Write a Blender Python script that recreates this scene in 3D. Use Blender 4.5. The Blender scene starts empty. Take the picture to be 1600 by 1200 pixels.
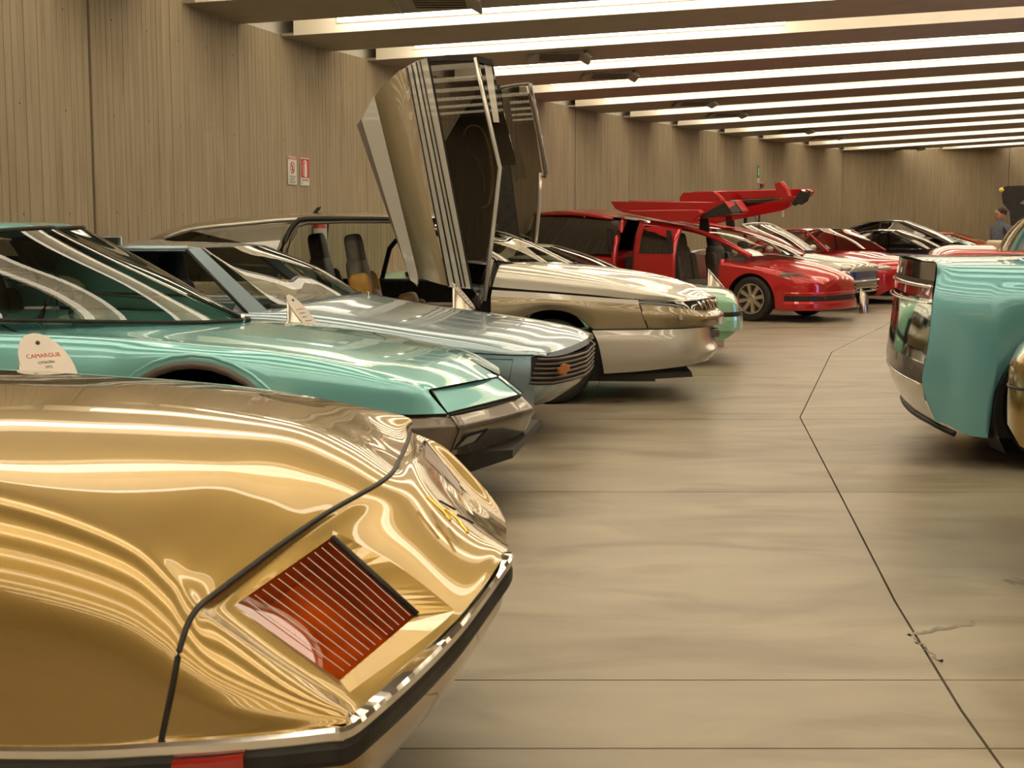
import bpy, bmesh, math, random
from mathutils import Vector, Matrix
R = math.radians
sc = bpy.context.scene
C = sc.collection
random.seed(7)
# ---------------------------------------------------------------- camera
FP = 2200.0; CAMH = 1.42; PITCH = math.atan(250 / FP)
cam = bpy.data.cameras.new('camera')
cam.sensor_width = 17.3; cam.lens = 17.3 * FP / 1600; cam.clip_end = 200
cam.dof.use_dof = True; cam.dof.focus_distance = 8.5; cam.dof.aperture_fstop = 5.6
co = bpy.data.objects.new('camera', cam); C.objects.link(co)
co.location = (0, 0, CAMH); co.rotation_euler = (math.pi / 2 - PITCH, 0, 0)
sc.camera = co
# ---------------------------------------------------------------- world, exposure
w = bpy.data.worlds.new('world'); sc.world = w; w.use_nodes = True
w.node_tree.nodes['Background'].inputs[0].default_value = (.9, .8, .65, 1)
w.node_tree.nodes['Background'].inputs[1].default_value = 0.05
sc.view_settings.view_transform = 'Standard'; sc.view_settings.look = 'None'
sc.view_settings.gamma = 1; sc.view_settings.use_curve_mapping = False
sc.view_settings.exposure = 0.0
LAMP = 5.4           # radiance of the fluorescent tubes
sc.cycles.max_bounces = 8; sc.cycles.diffuse_bounces = 4; sc.cycles.glossy_bounces = 4
sc.cycles.transmission_bounces = 8; sc.cycles.transparent_max_bounces = 12
sc.cycles.sample_clamp_indirect = 8
sc.cycles.caustics_reflective = False; sc.cycles.caustics_refractive = False
# ---------------------------------------------------------------- materials
def pr(name, col, rough=.5, metal=0, coat=0, spec=.5, emit=None, es=0, trans=0, ior=1.45, alpha=1):
    m = bpy.data.materials.new(name); m.use_nodes = True
    b = m.node_tree.nodes['Principled BSDF']
    b.inputs['Base Color'].default_value = (*col, 1); b.inputs['Roughness'].default_value = rough
    b.inputs['Metallic'].default_value = metal; b.inputs['Coat Weight'].default_value = coat
    b.inputs['Coat Roughness'].default_value = .02
    b.inputs['Specular IOR Level'].default_value = spec; b.inputs['IOR'].default_value = ior
    b.inputs['Transmission Weight'].default_value = trans; b.inputs['Alpha'].default_value = alpha
    if emit: b.inputs['Emission Color'].default_value = (*emit, 1); b.inputs['Emission Strength'].default_value = es
    return m
def nodes(m): return m.node_tree.nodes, m.node_tree.links
def noisy(name, c1, c2, scale=(1, 1, 1), ns=4, rough=.6, r2=None, bump=0, detail=6, lo=.35, hi=.65, tone=None, **k):
    """procedural two-colour noise material in world space"""
    m = pr(name, c1, rough, **k); N, L = nodes(m); b = N['Principled BSDF']
    g = N.new('ShaderNodeNewGeometry'); mp = N.new('ShaderNodeMapping'); mp.inputs['Scale'].default_value = scale
    L.new(g.outputs['Position'], mp.inputs[0])
    n = N.new('ShaderNodeTexNoise'); n.inputs['Scale'].default_value = ns; n.inputs['Detail'].default_value = detail
    L.new(mp.outputs[0], n.inputs['Vector'])
    r = N.new('ShaderNodeValToRGB'); r.color_ramp.elements[0].position = lo; r.color_ramp.elements[1].position = hi
    r.color_ramp.elements[0].color = (*c1, 1); r.color_ramp.elements[1].color = (*c2, 1)
    L.new(n.outputs[0], r.inputs[0]); out = r.outputs[0]
    if tone:
        a = N.new('ShaderNodeAttribute'); a.attribute_name = tone
        mx = N.new('ShaderNodeMix'); mx.data_type = 'RGBA'; mx.blend_type = 'MULTIPLY'; mx.inputs[0].default_value = 1
        L.new(out, mx.inputs[6]); L.new(a.outputs['Color'], mx.inputs[7]); out = mx.outputs[2]
    L.new(out, b.inputs['Base Color'])
    if r2 is not None:
        q = N.new('ShaderNodeMapRange'); q.inputs[3].default_value = rough; q.inputs[4].default_value = r2
        L.new(n.outputs[0], q.inputs[0]); L.new(q.outputs[0], b.inputs['Roughness'])
    if bump:
        u = N.new('ShaderNodeBump'); u.inputs['Strength'].default_value = bump; u.inputs['Distance'].default_value = .01
        L.new(n.outputs[0], u.inputs['Height']); L.new(u.outputs[0], b.inputs['Normal'])
    return m
def paint(name, col, metal=.35, rough=.32, flake=True):
    m = pr(name, col, rough, metal=metal, coat=1, spec=.5); N, L = nodes(m); b = N['Principled BSDF']
    b.inputs['Coat IOR'].default_value = 1.6
    return m
def wall_mat():
    m = noisy('board marked concrete', (.34, .278, .187), (.42, .348, .237), (3, 3, .35), 3.0, rough=.85, bump=.25, tone='tone', detail=8, lo=.25, hi=.75)
    N, L = nodes(m); b = N['Principled BSDF']
    src = b.inputs['Base Color'].links[0].from_socket
    g = N.new('ShaderNodeNewGeometry'); mp = N.new('ShaderNodeMapping'); mp.inputs['Scale'].default_value = (18, 18, .9)
    n = N.new('ShaderNodeTexNoise'); n.inputs['Scale'].default_value = 1; n.inputs['Detail'].default_value = 5
    L.new(g.outputs['Position'], mp.inputs[0]); L.new(mp.outputs[0], n.inputs['Vector'])
    r = N.new('ShaderNodeValToRGB'); r.color_ramp.elements[0].position = .34; r.color_ramp.elements[1].position = .46
    r.color_ramp.elements[0].color = (.84, .81, .77, 1); r.color_ramp.elements[1].color = (1, 1, 1, 1)
    L.new(n.outputs[0], r.inputs[0])
    mx = N.new('ShaderNodeMix'); mx.data_type = 'RGBA'; mx.blend_type = 'MULTIPLY'; mx.inputs[0].default_value = 1
    L.new(src, mx.inputs[6]); L.new(r.outputs[0], mx.inputs[7]); L.new(mx.outputs[2], b.inputs['Base Color'])
    return m
def floor_mat():
    m = noisy('power floated concrete', (.235, .198, .142), (.385, .338, .25), (.55, 1.5, 1), 1.6, rough=.30, r2=.52, bump=.03, detail=9, lo=.3, hi=.72, spec=.5)
    N, L = nodes(m); b = N['Principled BSDF']
    src = b.inputs['Base Color'].links[0].from_socket
    g = N.new('ShaderNodeNewGeometry')
    n = N.new('ShaderNodeTexNoise'); n.inputs['Scale'].default_value = .9; n.inputs['Detail'].default_value = 7; n.inputs['Distortion'].default_value = 1.2
    mp = N.new('ShaderNodeMapping'); mp.inputs['Scale'].default_value = (1.0, 2.2, 1); L.new(g.outputs['Position'], mp.inputs[0]); L.new(mp.outputs[0], n.inputs['Vector'])
    r = N.new('ShaderNodeValToRGB'); r.color_ramp.elements[0].position = .30; r.color_ramp.elements[1].position = .52
    r.color_ramp.elements[0].color = (.70, .665, .61, 1); r.color_ramp.elements[1].color = (1, 1, 1, 1)
    L.new(n.outputs[0], r.inputs[0])
    mx = N.new('ShaderNodeMix'); mx.data_type = 'RGBA'; mx.blend_type = 'MULTIPLY'; mx.inputs[0].default_value = 1
    L.new(src, mx.inputs[6]); L.new(r.outputs[0], mx.inputs[7]); L.new(mx.outputs[2], b.inputs['Base Color'])
    return m
M = {
 'wall': wall_mat(), 'floor': floor_mat(),
 'joint': noisy('joint filler', (.10, .08, .055), (.14, .11, .08), ns=30),
 'stain': noisy('dark oil stain', (.13, .10, .07), (.24, .19, .125), ns=14, rough=.4),
 'plaster': noisy('white plaster', (.62, .60, .55), (.68, .66, .60), ns=6, rough=.7),
 'beam': noisy('cream painted steel', (.84, .79, .68), (.88, .83, .72), ns=2, rough=.55),
 'under': noisy('taupe ceiling panel', (.36, .295, .23), (.40, .33, .26), ns=3, rough=.6),
 'tube': pr('glowing fluorescent tube', (1, .9, .7), emit=(1, .88, .70), es=LAMP),
 'grey': noisy('grey painted metal', (.25, .22, .19), (.29, .26, .22), ns=8, rough=.5),
 'black': noisy('black rubber', (.012, .011, .010), (.02, .018, .016), ns=20, rough=.5),
 'dark': noisy('dark cabin trim', (.018, .015, .012), (.03, .026, .02), ns=20, rough=.7),
 'tyre': noisy('tyre rubber', (.018, .016, .014), (.03, .027, .024), ns=40, rough=.6, bump=.1),
 'alloy': pr('cast alloy', (.62, .56, .46), .3, metal=.9),
 'chrome': pr('chrome', (.86, .83, .78), .07, metal=1),
 'satin': pr('brushed steel', (.55, .50, .43), .25, metal=1),
 'white': noisy('white enamel', (.74, .72, .66), (.80, .78, .72), ns=5, rough=.35),
 'paper': noisy('label card', (.66, .60, .53), (.70, .64, .56), ns=5, rough=.4),
 'red_ink': pr('red print', (.55, .03, .02), .5), 'ink': pr('black print', (.03, .03, .03), .5),
 'green_ink': pr('green print', (.02, .22, .08), .5),
 'gold': paint('gold metallic paint', (.38, .255, .075), .8, .26),
 'teal': paint('teal green paint', (.235, .60, .62), .40, .25),
 'turq': paint('turquoise metallic paint', (.19, .50, .56), .45, .3),
 'blue': paint('ice blue metallic paint', (.36, .47, .54), .6, .25),
 'silver': paint('champagne silver paint', (.66, .63, .56), .5, .27),
 'bronze': paint('bronze beige paint', (.29, .23, .135), .6, .32),
 'lower': paint('pale silver paint', (.46, .43, .38), .5, .36),
 'red': paint('red metallic paint', (.52, .008, .012), .35, .3),
 'silverblue': paint('silver convertible paint', (.50, .46, .40), .6, .3),
 'plum': paint('dark plum paint', (.05, .025, .045), .4, .3),
 'coal': paint('charcoal paint', (.035, .032, .03), .4, .3),
 'orange': paint('orange paint', (.85, .13, .015), 0, .35),
 'mint': paint('pale green paint', (.28, .55, .38), .2, .3),
 'yellow': paint('yellow paint', (.80, .50, .01), 0, .35),
 'gunmetal': pr('bumper grey metallic', (.17, .145, .12), .26, metal=.6, coat=.5),
 'wheelarch': pr('brown grey arch trim', (.12, .095, .08), .35, metal=.2),
 'lens_red': pr('red lens', (.35, .015, .01), .12, coat=1), 'lens_clear': pr('clear lamp lens', (.6, .58, .52), .08, metal=.5, coat=1),
 'blue_reflection': pr('trim with painted blue reflection', (.05, .09, .26), .2, metal=.5, coat=1),  # bluish reflection on the convertible's grille, put into its base colour
 'seat_grey': noisy('grey leather', (.09, .078, .066), (.13, .11, .09), ns=12, rough=.55),
 'seat_tan': noisy('tan leather', (.13, .075, .035), (.20, .11, .05), ns=12, rough=.5),
 'seat_ochre': noisy('ochre leather', (.38, .2, .03), (.45, .25, .04), ns=12, rough=.5),
 'seat_cream': noisy('cream leather', (.55, .46, .30), (.62, .53, .36), ns=12, rough=.5),
 'skin': noisy('skin', (.45, .22, .14), (.5, .26, .17), ns=10, rough=.5), 'hair': pr('brown hair', (.04, .02, .01), .6),
 'shirt': noisy('blue grey shirt', (.10, .11, .14), (.14, .15, .19), ns=25, rough=.8), 'trousers': noisy('dark trousers', (.03, .03, .035), (.045, .045, .05), ns=25, rough=.9),
}
def glass(name, col, mixf=.85, rough=.0):
    """thin tinted pane: mostly transparent with a mirror-like surface"""
    m = bpy.data.materials.new(name); m.use_nodes = True; N, L = nodes(m)
    N.remove(N['Principled BSDF']); o = N['Material Output']
    t = N.new('ShaderNodeBsdfTransparent'); t.inputs[0].default_value = (*col, 1)
    g = N.new('ShaderNodeBsdfGlossy'); g.inputs[0].default_value = (1, .98, .94, 1); g.inputs['Roughness'].default_value = rough
    f = N.new('ShaderNodeFresnel'); f.inputs[0].default_value = 1.55
    a = N.new('ShaderNodeMath'); a.operation = 'MULTIPLY_ADD'; a.inputs[1].default_value = 1.0; a.inputs[2].default_value = .03
    L.new(f.outputs[0], a.inputs[0])
    mx = N.new('ShaderNodeMixShader'); L.new(a.outputs[0], mx.inputs[0]); L.new(t.outputs[0], mx.inputs[1]); L.new(g.outputs[0], mx.inputs[2])
    L.new(mx.outputs[0], o.inputs[0]); return m
M['glass'] = glass('clear windscreen glass', (.72, .80, .74))
M['tint'] = glass('smoked glass', (.22, .22, .20))
M['deeptint'] = glass('deep smoked glass', (.07, .07, .06))
M['blackglass'] = pr('near black glass', (.008, .007, .006), .02, coat=1, spec=.8)
M['amber'] = glass('amber lamp cover', (.95, .55, .16))
M['amber_in'] = noisy('amber reflector bowl', (.50, .15, .015), (.85, .32, .05), ns=9, rough=.4)
M['mirror'] = pr('tinted chrome', (.42, .47, .46), .06, metal=1)
# ---------------------------------------------------------------- mesh helpers
def link(name, me, m, parent=None, smooth=True, label=None):
    if m is not None and not me.materials:
        me.materials.append(M[m] if isinstance(m, str) else m)
    o = bpy.data.objects.new(name, me); C.objects.link(o)
    if parent is not None: o.parent = parent
    if smooth: me.polygons.foreach_set('use_smooth', [True] * len(me.polygons))
    if label: o['label'] = label
    return o
def mk(name, V, F, m, parent=None, smooth=False, label=None):
    me = bpy.data.meshes.new(name); me.from_pydata([tuple(v) for v in V], [], F); me.update()
    return link(name, me, m, parent, smooth, label)
def tag(o, label, cat, group=None):
    o['label'] = label; o['category'] = cat
    if group: o['group'] = group
    return o
def struct(o): o['kind'] = 'structure'; return o
def empty(name, label, cat, loc=(0, 0, 0), rz=0, group=None):
    o = bpy.data.objects.new(name, None); C.objects.link(o); o.location = loc; o.rotation_euler = (0, 0, rz)
    o.empty_display_size = .1
    return tag(o, label, cat, group)
class MB:
    """collects simple solids into one mesh"""
    def __init__(s): s.V = []; s.F = []
    def add(s, V, F):
        n = len(s.V); s.V += [tuple(v) for v in V]; s.F += [tuple(i + n for i in f) for f in F]; return s
    def box(s, a, b):
        (x0, y0, z0), (x1, y1, z1) = a, b
        return s.add([(x0, y0, z0), (x1, y0, z0), (x1, y1, z0), (x0, y1, z0), (x0, y0, z1), (x1, y0, z1), (x1, y1, z1), (x0, y1, z1)],
                     [(0, 3, 2, 1), (4, 5, 6, 7), (0, 1, 5, 4), (1, 2, 6, 5), (2, 3, 7, 6), (3, 0, 4, 7)])
    def tube(s, pts, r, n=6, closed=False, caps=True):
        pts = [Vector(p) for p in pts]; m = len(pts); rings = []
        for i, p in enumerate(pts):
            a = pts[i - 1] if (i > 0 or closed) else pts[i]; b = pts[(i + 1) % m] if (i < m - 1 or closed) else pts[i]
            t = (b - a).normalized(); up = Vector((0, 0, 1)) if abs(t.z) < .9 else Vector((0, 1, 0))
            u = t.cross(up).normalized(); v = u.cross(t)
            rr = r[i] if isinstance(r, (list, tuple)) else r
            rings.append([p + u * rr * math.cos(2 * math.pi * k / n) + v * rr * math.sin(2 * math.pi * k / n) for k in range(n)])
        V = [q for g in rings for q in g]; F = []
        for i in range(m if closed else m - 1):
            j = (i + 1) % m
            for k in range(n): F.append((i * n + k, i * n + (k + 1) % n, j * n + (k + 1) % n, j * n + k))
        if caps and not closed: F.append(tuple(range(n - 1, -1, -1))); F.append(tuple((m - 1) * n + k for k in range(n)))
        return s.add(V, F)
    def lathe(s, prof, o=(0, 0, 0), ax='y', n=32):
        """prof: (radius, along) pairs turned about an axis through o"""
        V = []; m = len(prof)
        for k in range(n):
            a = 2 * math.pi * k / n
            for r, t in prof:
                c_, s_ = r * math.cos(a), r * math.sin(a)
                V.append({'y': (o[0] + c_, o[1] + t, o[2] + s_), 'z': (o[0] + c_, o[1] + s_, o[2] + t), 'x': (o[0] + t, o[1] + c_, o[2] + s_)}[ax])
        F = [(k * m + i, k * m + i + 1, ((k + 1) % n) * m + i + 1, ((k + 1) % n) * m + i) for k in range(n) for i in range(m - 1)]
        return s.add(V, F)
    def prism(s, poly, a, b, ax='y'):
        """flat polygon (2-D) extruded between a and b along an axis; poly is xz for y, xy for z, yz for x"""
        f = {'y': lambda p, t: (p[0], t, p[1]), 'z': lambda p, t: (p[0], p[1], t), 'x': lambda p, t: (t, p[0], p[1])}[ax]
        n = len(poly); V = [f(p, a) for p in poly] + [f(p, b) for p in poly]
        return s.add(V, [tuple(range(n - 1, -1, -1)), tuple(range(n, 2 * n))] + [(i, (i + 1) % n, n + (i + 1) % n, n + i) for i in range(n)])
    def build(s, name, m, parent=None, smooth=False, label=None, bevel=0, fix=True):
        me = bpy.data.meshes.new(name); me.from_pydata(s.V, [], s.F); me.update()
        if fix:
            bm = bmesh.new(); bm.from_mesh(me); bmesh.ops.recalc_face_normals(bm, faces=bm.faces[:]); bm.to_mesh(me); bm.free()
        o = link(name, me, m, parent, smooth or bevel > 0, label)
        if bevel:
            md = o.modifiers.new('bevel', 'BEVEL'); md.width = bevel; md.segments = 2; md.limit_method = 'ANGLE'
            o.modifiers.new('wn', 'WEIGHTED_NORMAL')
        return o
# ================================================================ the hall
def zc(x, y): return 3.686 + .064 * x - .022 * (y - 14)
def lerp_pl(pl, y):
    for (x0, y0), (x1, y1) in zip(pl, pl[1:]):
        if y0 <= y <= y1: return x0 + (x1 - x0) * (y - y0) / (y1 - y0)
    return pl[-1][0] if y > pl[-1][1] else pl[0][0]
LW = [(-9.6, -14.5), (-8.2, -5), (-7.3, 0), (-6.4, 3.5), (-5.4, 6.3), (-4.65, 8.5), (-4.05, 10.2), (-3.55, 11.9), (-3.14, 13.56), (-2.82, 14.94), (-1.89, 18.05), (.72, 24.9), (3.13, 30.3), (6.2, 36.5), (10.33, 44.4)]
RW = [(4.6, -14.5), (6.3, -5), (7.2, 0), (7.8, 3.5), (8.6, 6.3), (9.6, 10.2), (11, 15), (12.5, 20), (15, 27), (18, 35), (21, 43), (24.3, 54.4)]
def smooth_pl(pl, n=4):
    out = []
    for i in range(len(pl) - 1):
        p0, p1, p2, p3 = pl[max(i - 1, 0)], pl[i], pl[i + 1], pl[min(i + 2, len(pl) - 1)]
        for k in range(n):
            t = k / n
            out.append(tuple(.5 * ((2 * p1[a]) + (-p0[a] + p2[a]) * t + (2 * p0[a] - 5 * p1[a] + 4 * p2[a] - p3[a]) * t * t + (-p0[a] + 3 * p1[a] - 3 * p2[a] + p3[a]) * t ** 3) for a in (0, 1)))
    return out + [pl[-1]]
LWs = smooth_pl(LW)
def board_wall(name, pl, joints, side, label_top=True):
    """board-marked concrete: boards as geometry, recessed grooves; one part per cast panel"""
    root = struct(bpy.data.objects.new(name, None)); C.objects.link(root)
    d = [0]
    for a, b in zip(pl, pl[1:]): d.append(d[-1] + math.dist(a, b))
    def at(t):
        for i in range(len(pl) - 1):
            if t <= d[i + 1] + 1e-9:
                f = (t - d[i]) / (d[i + 1] - d[i]); tx = (pl[i + 1][0] - pl[i][0]) / (d[i + 1] - d[i]); ty = (pl[i + 1][1] - pl[i][1]) / (d[i + 1] - d[i])
                return pl[i][0] + tx * f * (d[i + 1] - d[i]), pl[i][1] + ty * f * (d[i + 1] - d[i]), ty * side, -tx * side
        return (*pl[-1], 0, 0)
    js = [0] + [j for j in joints if 0 < j < d[-1]] + [d[-1]]
    rnd = random.Random(3)
    for j0, j1 in zip(js, js[1:]):
        V = []; F = []; tones = []; t = j0 + .012; end = j1 - .012
        prof = []
        while t < end - .03:
            wd = min(rnd.uniform(.075, .105), end - t); dp = rnd.uniform(-.003, .002); tn = rnd.uniform(.965, 1.03)
            prof += [(t, -.007, .80), (t + .004, dp, tn), (t + wd - .004, dp, tn)]; t += wd
        prof = [(j0 + .012, -.06, .6)] + prof + [(min(t, end), -.012, .75), (min(t, end), -.06, .6)]
        for q, off, tn in prof:
            x, y, nx, ny = at(min(q, d[-1]))
            z = zc(x, y) + .02
            V += [(x + nx * off, y + ny * off, 0), (x + nx * off, y + ny * off, z)]; tones += [tn, tn]
        for i in range(len(prof) - 1):
            F.append((2 * i, 2 * i + 2, 2 * i + 3, 2 * i + 1) if side < 0 else (2 * i, 2 * i + 1, 2 * i + 3, 2 * i + 2))
        o = mk('panel', V, F, 'wall', root); a = o.data.color_attributes.new('tone', 'FLOAT_COLOR', 'POINT')
        a.data.foreach_set('color', [c for tn in tones for c in (tn, tn * .99, tn * .98, 1)])
        # tie holes, too small to pick apart singly
        mb = MB(); q = j0 + .35
        while q < j1 - .2:
            x, y, nx, ny = at(q); tx, ty = -ny, nx
            for zz in (.62, 1.5, 2.35, 3.15):
                zz2 = zz + rnd.uniform(-.02, .02); rr = .011
                mb.add([(x + nx * .002 + tx * rr * math.cos(k), y + ny * .002 + ty * rr * math.cos(k), zz2 + rr * math.sin(k)) for k in [i * math.pi / 3 for i in range(6)]], [tuple(range(6))])
            q += .62
        h = mb.build('tie_holes', 'joint', root, fix=False); h['kind'] = 'stuff'
    # backing in the joints
    V = []; F = []
    for i in range(len(pl)):
        x, y, nx, ny = at(d[i]) if i < len(pl) - 1 else at(d[-1] - 1e-6)
        V += [(x - nx * .07, y - ny * .07, 0), (x - nx * .07, y - ny * .07, zc(x, y) + .75)]
    for i in range(len(pl) - 1): F.append((2 * i, 2 * i + 2, 2 * i + 3, 2 * i + 1))
    mk('backing', V, F, 'joint', root)
    # white plaster strip above the concrete
    V = []; F = []
    for i in range(len(pl)):
        x, y, nx, ny = at(d[i]) if i < len(pl) - 1 else at(d[-1] - 1e-6)
        V += [(x - nx * .05, y - ny * .05, zc(x, y) + .02), (x - nx * .05, y - ny * .05, zc(x, y) + .75), (x + nx * .0, y, zc(x, y) + .02)]
    for i in range(len(pl) - 1):
        a, b = 3 * i, 3 * i + 3
        F += [(a, b, b + 1, a + 1), (a, b, b + 2, a + 2)]
    mk('top_strip', V, F, 'plaster', root)
    return root, at, d
def arc_at(pl, y):   # arc length where the wall passes a given Y
    s_ = 0
    for a, b in zip(pl, pl[1:]):
        if a[1] <= y <= b[1]: return s_ + math.dist(a, b) * (y - a[1]) / (b[1] - a[1])
        s_ += math.dist(a, b)
    return s_
def ray_y(px, pl):   # Y where the wall crosses an image column of the measuring frame
    k = (px - 800) / FP
    for a, b in zip(pl, pl[1:]):
        f0 = a[0] - k * a[1]; f1 = b[0] - k * b[1]
        if f0 * f1 <= 0 and b[1] > 2: return a[1] + (b[1] - a[1]) * f0 / (f0 - f1)
jy = [arc_at(LWs, ray_y(q, LWs)) for q in (154, 898, 1132)]
wl, wl_at, wl_d = board_wall('wall_left', LWs, [arc_at(LWs, -8), arc_at(LWs, -1), arc_at(LWs, 6)] + jy, 1)
fw = [(10.33, 44.4), (24.3, 54.4)]
wf, wf_at, wf_d = board_wall('wall_far', fw, [8.5], 1)
board_wall('wall_right', list(reversed(RW)), [10, 20, 30, 40, 50], 1)
board_wall('wall_back', [(4.6, -14.5), (-9.6, -14.5)], [5, 10], 1)
# floor: slabs cut by saw joints
fl = struct(mk('floor', [(-11, -15, -.03), (26, -15, -.03), (26, 56, -.03), (-11, 56, -.03)], [(0, 1, 2, 3)], 'joint'))
LJ = [(.7, -15), (1.05, -6), (1.2, 0), (1.29, 3.58), (1.32, 4), (1.45, 5.2), (1.74, 7.37), (2.13, 10.32), (3.57, 15.66), (5.44, 20.25), (8.6, 26.3), (12.2, 33), (17.5, 43), (24, 56)]
TJ = [-15, -12, -9, -6, -2.2, .8, 3.7, 4.28, 7.4, 10.2, 10.52, 13.25, 16.3, 19.4, 22.5, 26, 29.5, 33, 37, 41, 45, 50, 56]
g = .0045
for a, b in zip(TJ, TJ[1:]):
    for off0, off1 in ((-14, -5.2), (-5.2, 0), (0, 5.6), (5.6, 14)):
        ys = [a + g] + [p[1] for p in LJ if a + .05 < p[1] < b - .05] + [b - g]
        L_ = [(lerp_pl(LJ, y) + off0 + g, y) for y in ys]; R_ = [(lerp_pl(LJ, y) + off1 - g, y) for y in ys]
        if max(p[0] for p in R_) < lerp_pl(LW, (a + b) / 2) - 1.5 and b > -4: continue
        poly = L_ + R_[::-1]; n = len(poly)
        V = [(x, y, 0) for x, y in poly] + [(x, y, -.03) for x, y in poly]
        F = []
        for i in range(len(ys) - 1): F.append((i, n - 1 - i, n - 2 - i, i + 1))
        for i in range(n): F.append((i, (i + 1) % n, n + (i + 1) % n, n + i))
        mk('slab', V, F, 'floor', fl)
# ceiling slab, beams, tubes, vents
V = []; F = []
for i, y in enumerate((-15, 10, 25, 40, 56)):
    V += [(-11, y, zc(-11, y) + .55), (26, y, zc(26, y) + .55)]
for i in range(4): F.append((2 * i, 2 * i + 1, 2 * i + 3, 2 * i + 2))
ce = struct(mk('ceiling', V, F, 'beam'))
ORD = 'first second third fourth fifth sixth seventh eighth ninth tenth eleventh twelfth thirteenth fourteenth fifteenth sixteenth seventeenth eighteenth nineteenth twentieth twenty-first twenty-second twenty-third twenty-fourth twenty-fifth twenty-sixth twenty-seventh'.split()
near = [-13.9, -11.6, -9.3, -7.0, -4.7, -2.4, -.1, 2.2, 4.5, 6.8, 9.1, 11.35, 13.65, 15.9, 18.18, 20.54, 23.0, 25.55, 28.25, 31.0, 33.95, 36.8, 40.55, 44.0, 47.1, 50.2]
for i, y0 in enumerate(near):
    wd = .58 * ((near[i + 1] - y0) if i < len(near) - 1 else 2.6)
    if i == len(near) - 1: wd = 3.2
    y1 = y0 + wd
    def xw(y): return lerp_pl(LW, y) if y < 44.4 else 10.33 + (y - 44.4) / 10 * 13.97
    xl0, xl1 = xw(y0) - .02, xw(y1) - .02
    xr = lerp_pl(RW, y0) + .1
    mb = MB(); pts = [(xl0, y0), (xr, y0), (xr, y1), (xl1, y1)]
    # underside slab
    V = [(x, y, zc(x, y)) for x, y in pts] + [(x, y, zc(x, y) + .03) for x, y in pts]
    mb.add(V, [(3, 2, 1, 0), (4, 5, 6, 7), (0, 1, 5, 4), (1, 2, 6, 5), (2, 3, 7, 6), (3, 0, 4, 7)])
    be = mb.build('beam', 'under', ce)
    mb = MB()
    for yy, xs, sg in ((y0, xl0 + .14, -1), (y1, xl1 + .14, 1)):
        q = .012
        mb.add([(xs, yy, zc(xs, yy)), (xr, yy, zc(xr, yy)), (xr, yy, zc(xr, yy) + .56), (xs, yy, zc(xs, yy) + .56),
                (xs, yy + sg * q, zc(xs, yy)), (xr, yy + sg * q, zc(xr, yy)), (xr, yy + sg * q, zc(xr, yy) + .56), (xs, yy + sg * q, zc(xs, yy) + .56)],
               [(0, 1, 2, 3), (7, 6, 5, 4), (0, 4, 5, 1), (1, 5, 6, 2), (3, 2, 6, 7), (0, 3, 7, 4)])
    mb.build('fascia', 'beam', be)
    if i < len(near) - 1:      # added lamp behind the panel, unseen, to light the cars' near sides
        xb_, xe_ = xl1 + .62, min(xr, lerp_pl(RW, y1)) - .5
        lb = empty('ceiling_lamp', 'added unseen fluorescent lamp behind the %s ceiling panel counted from the near end' % ORD[i], 'ceiling lamp', (xb_, y1, zc(xb_, y1)), 0, 'added unseen lamps behind the ceiling panels')
        for nm_, q0, q1, za_, zb_, mt, e_ in (('batten', .013, .03, .10, .21, 'white', 0), ('tube', .031, .18, .115, .20, 'tube', .03)):
            V = [(x_ - xb_, y_, zc(x_, y1) - zc(xb_, y1) + z_) for x_ in (xb_ + e_, xe_ - e_) for y_, z_ in ((q0, za_), (q1, za_), (q1, zb_), (q0, zb_))]
            MB().add(V, [(0, 1, 2, 3), (7, 6, 5, 4), (0, 4, 5, 1), (1, 5, 6, 2), (2, 6, 7, 3), (3, 7, 4, 0)]).build(nm_, mt, lb)
    # tube lamps on the near fascia, two to four lengths per bay
    if i == 0 or i == len(near) - 1 and False: continue
    x = xl0 + .62
    end = xr - .5
    if i == 14: runs = [(x, 3.45), (7.6, end)]
    elif i == 13: runs = [(x, end)]
    else: runs = [(x, end)]
    for ra, rb in runs:
        lamp = empty('ceiling_lamp', 'x', 'ceiling lamp', (ra, y0, zc(ra, y0)), 0, 'fluorescent lamps in the ceiling bays'); lamp['_bay'] = i
        mb = MB(); yb = y0 - .012
        def slant(mb, x0, x1, ya, yb_, za, zb):
            V = [(x_ - ra, y_ - y0, zc(x_, y0) - zc(ra, y0) + z_) for x_ in (x0, x1) for y_, z_ in ((ya, za), (yb_, za), (yb_, zb), (ya, zb))]
            mb.add(V, [(0, 1, 2, 3), (7, 6, 5, 4), (0, 4, 5, 1), (1, 5, 6, 2), (2, 6, 7, 3), (3, 7, 4, 0)])
        slant(mb, ra, rb, yb - .02, yb - .001, .10, .21); mb.build('batten', 'white', lamp)
        mb = MB(); slant(mb, ra + .03, rb - .03, yb - .18, yb - .021, .115, .20); mb.build('tube', 'tube', lamp)
yy = 0
lamps = [o for o in C.objects if o.get('_bay')]
for k, o in enumerate(sorted(lamps, key=lambda o: o.location.y)):
    b = o['_bay']; nm = ('first', 'second', 'third', 'fourth', 'fifth', 'sixth', 'seventh', 'eighth', 'ninth', 'tenth', 'eleventh', 'twelfth', 'thirteenth', 'fourteenth')
    if b < 13: o['label'] = 'fluorescent lamp out of view overhead, in the %s bay back from the first visible one' % nm[12 - b]
    elif b == 14 and o.location.x > 5: o['label'] = 'fluorescent lamp beyond the unlit stretch of the second visible ceiling bay'
    else: o['label'] = 'warm white fluorescent lamp in the %s ceiling bay counted from the camera' % nm[b - 13]
    del o['_bay']

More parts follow.
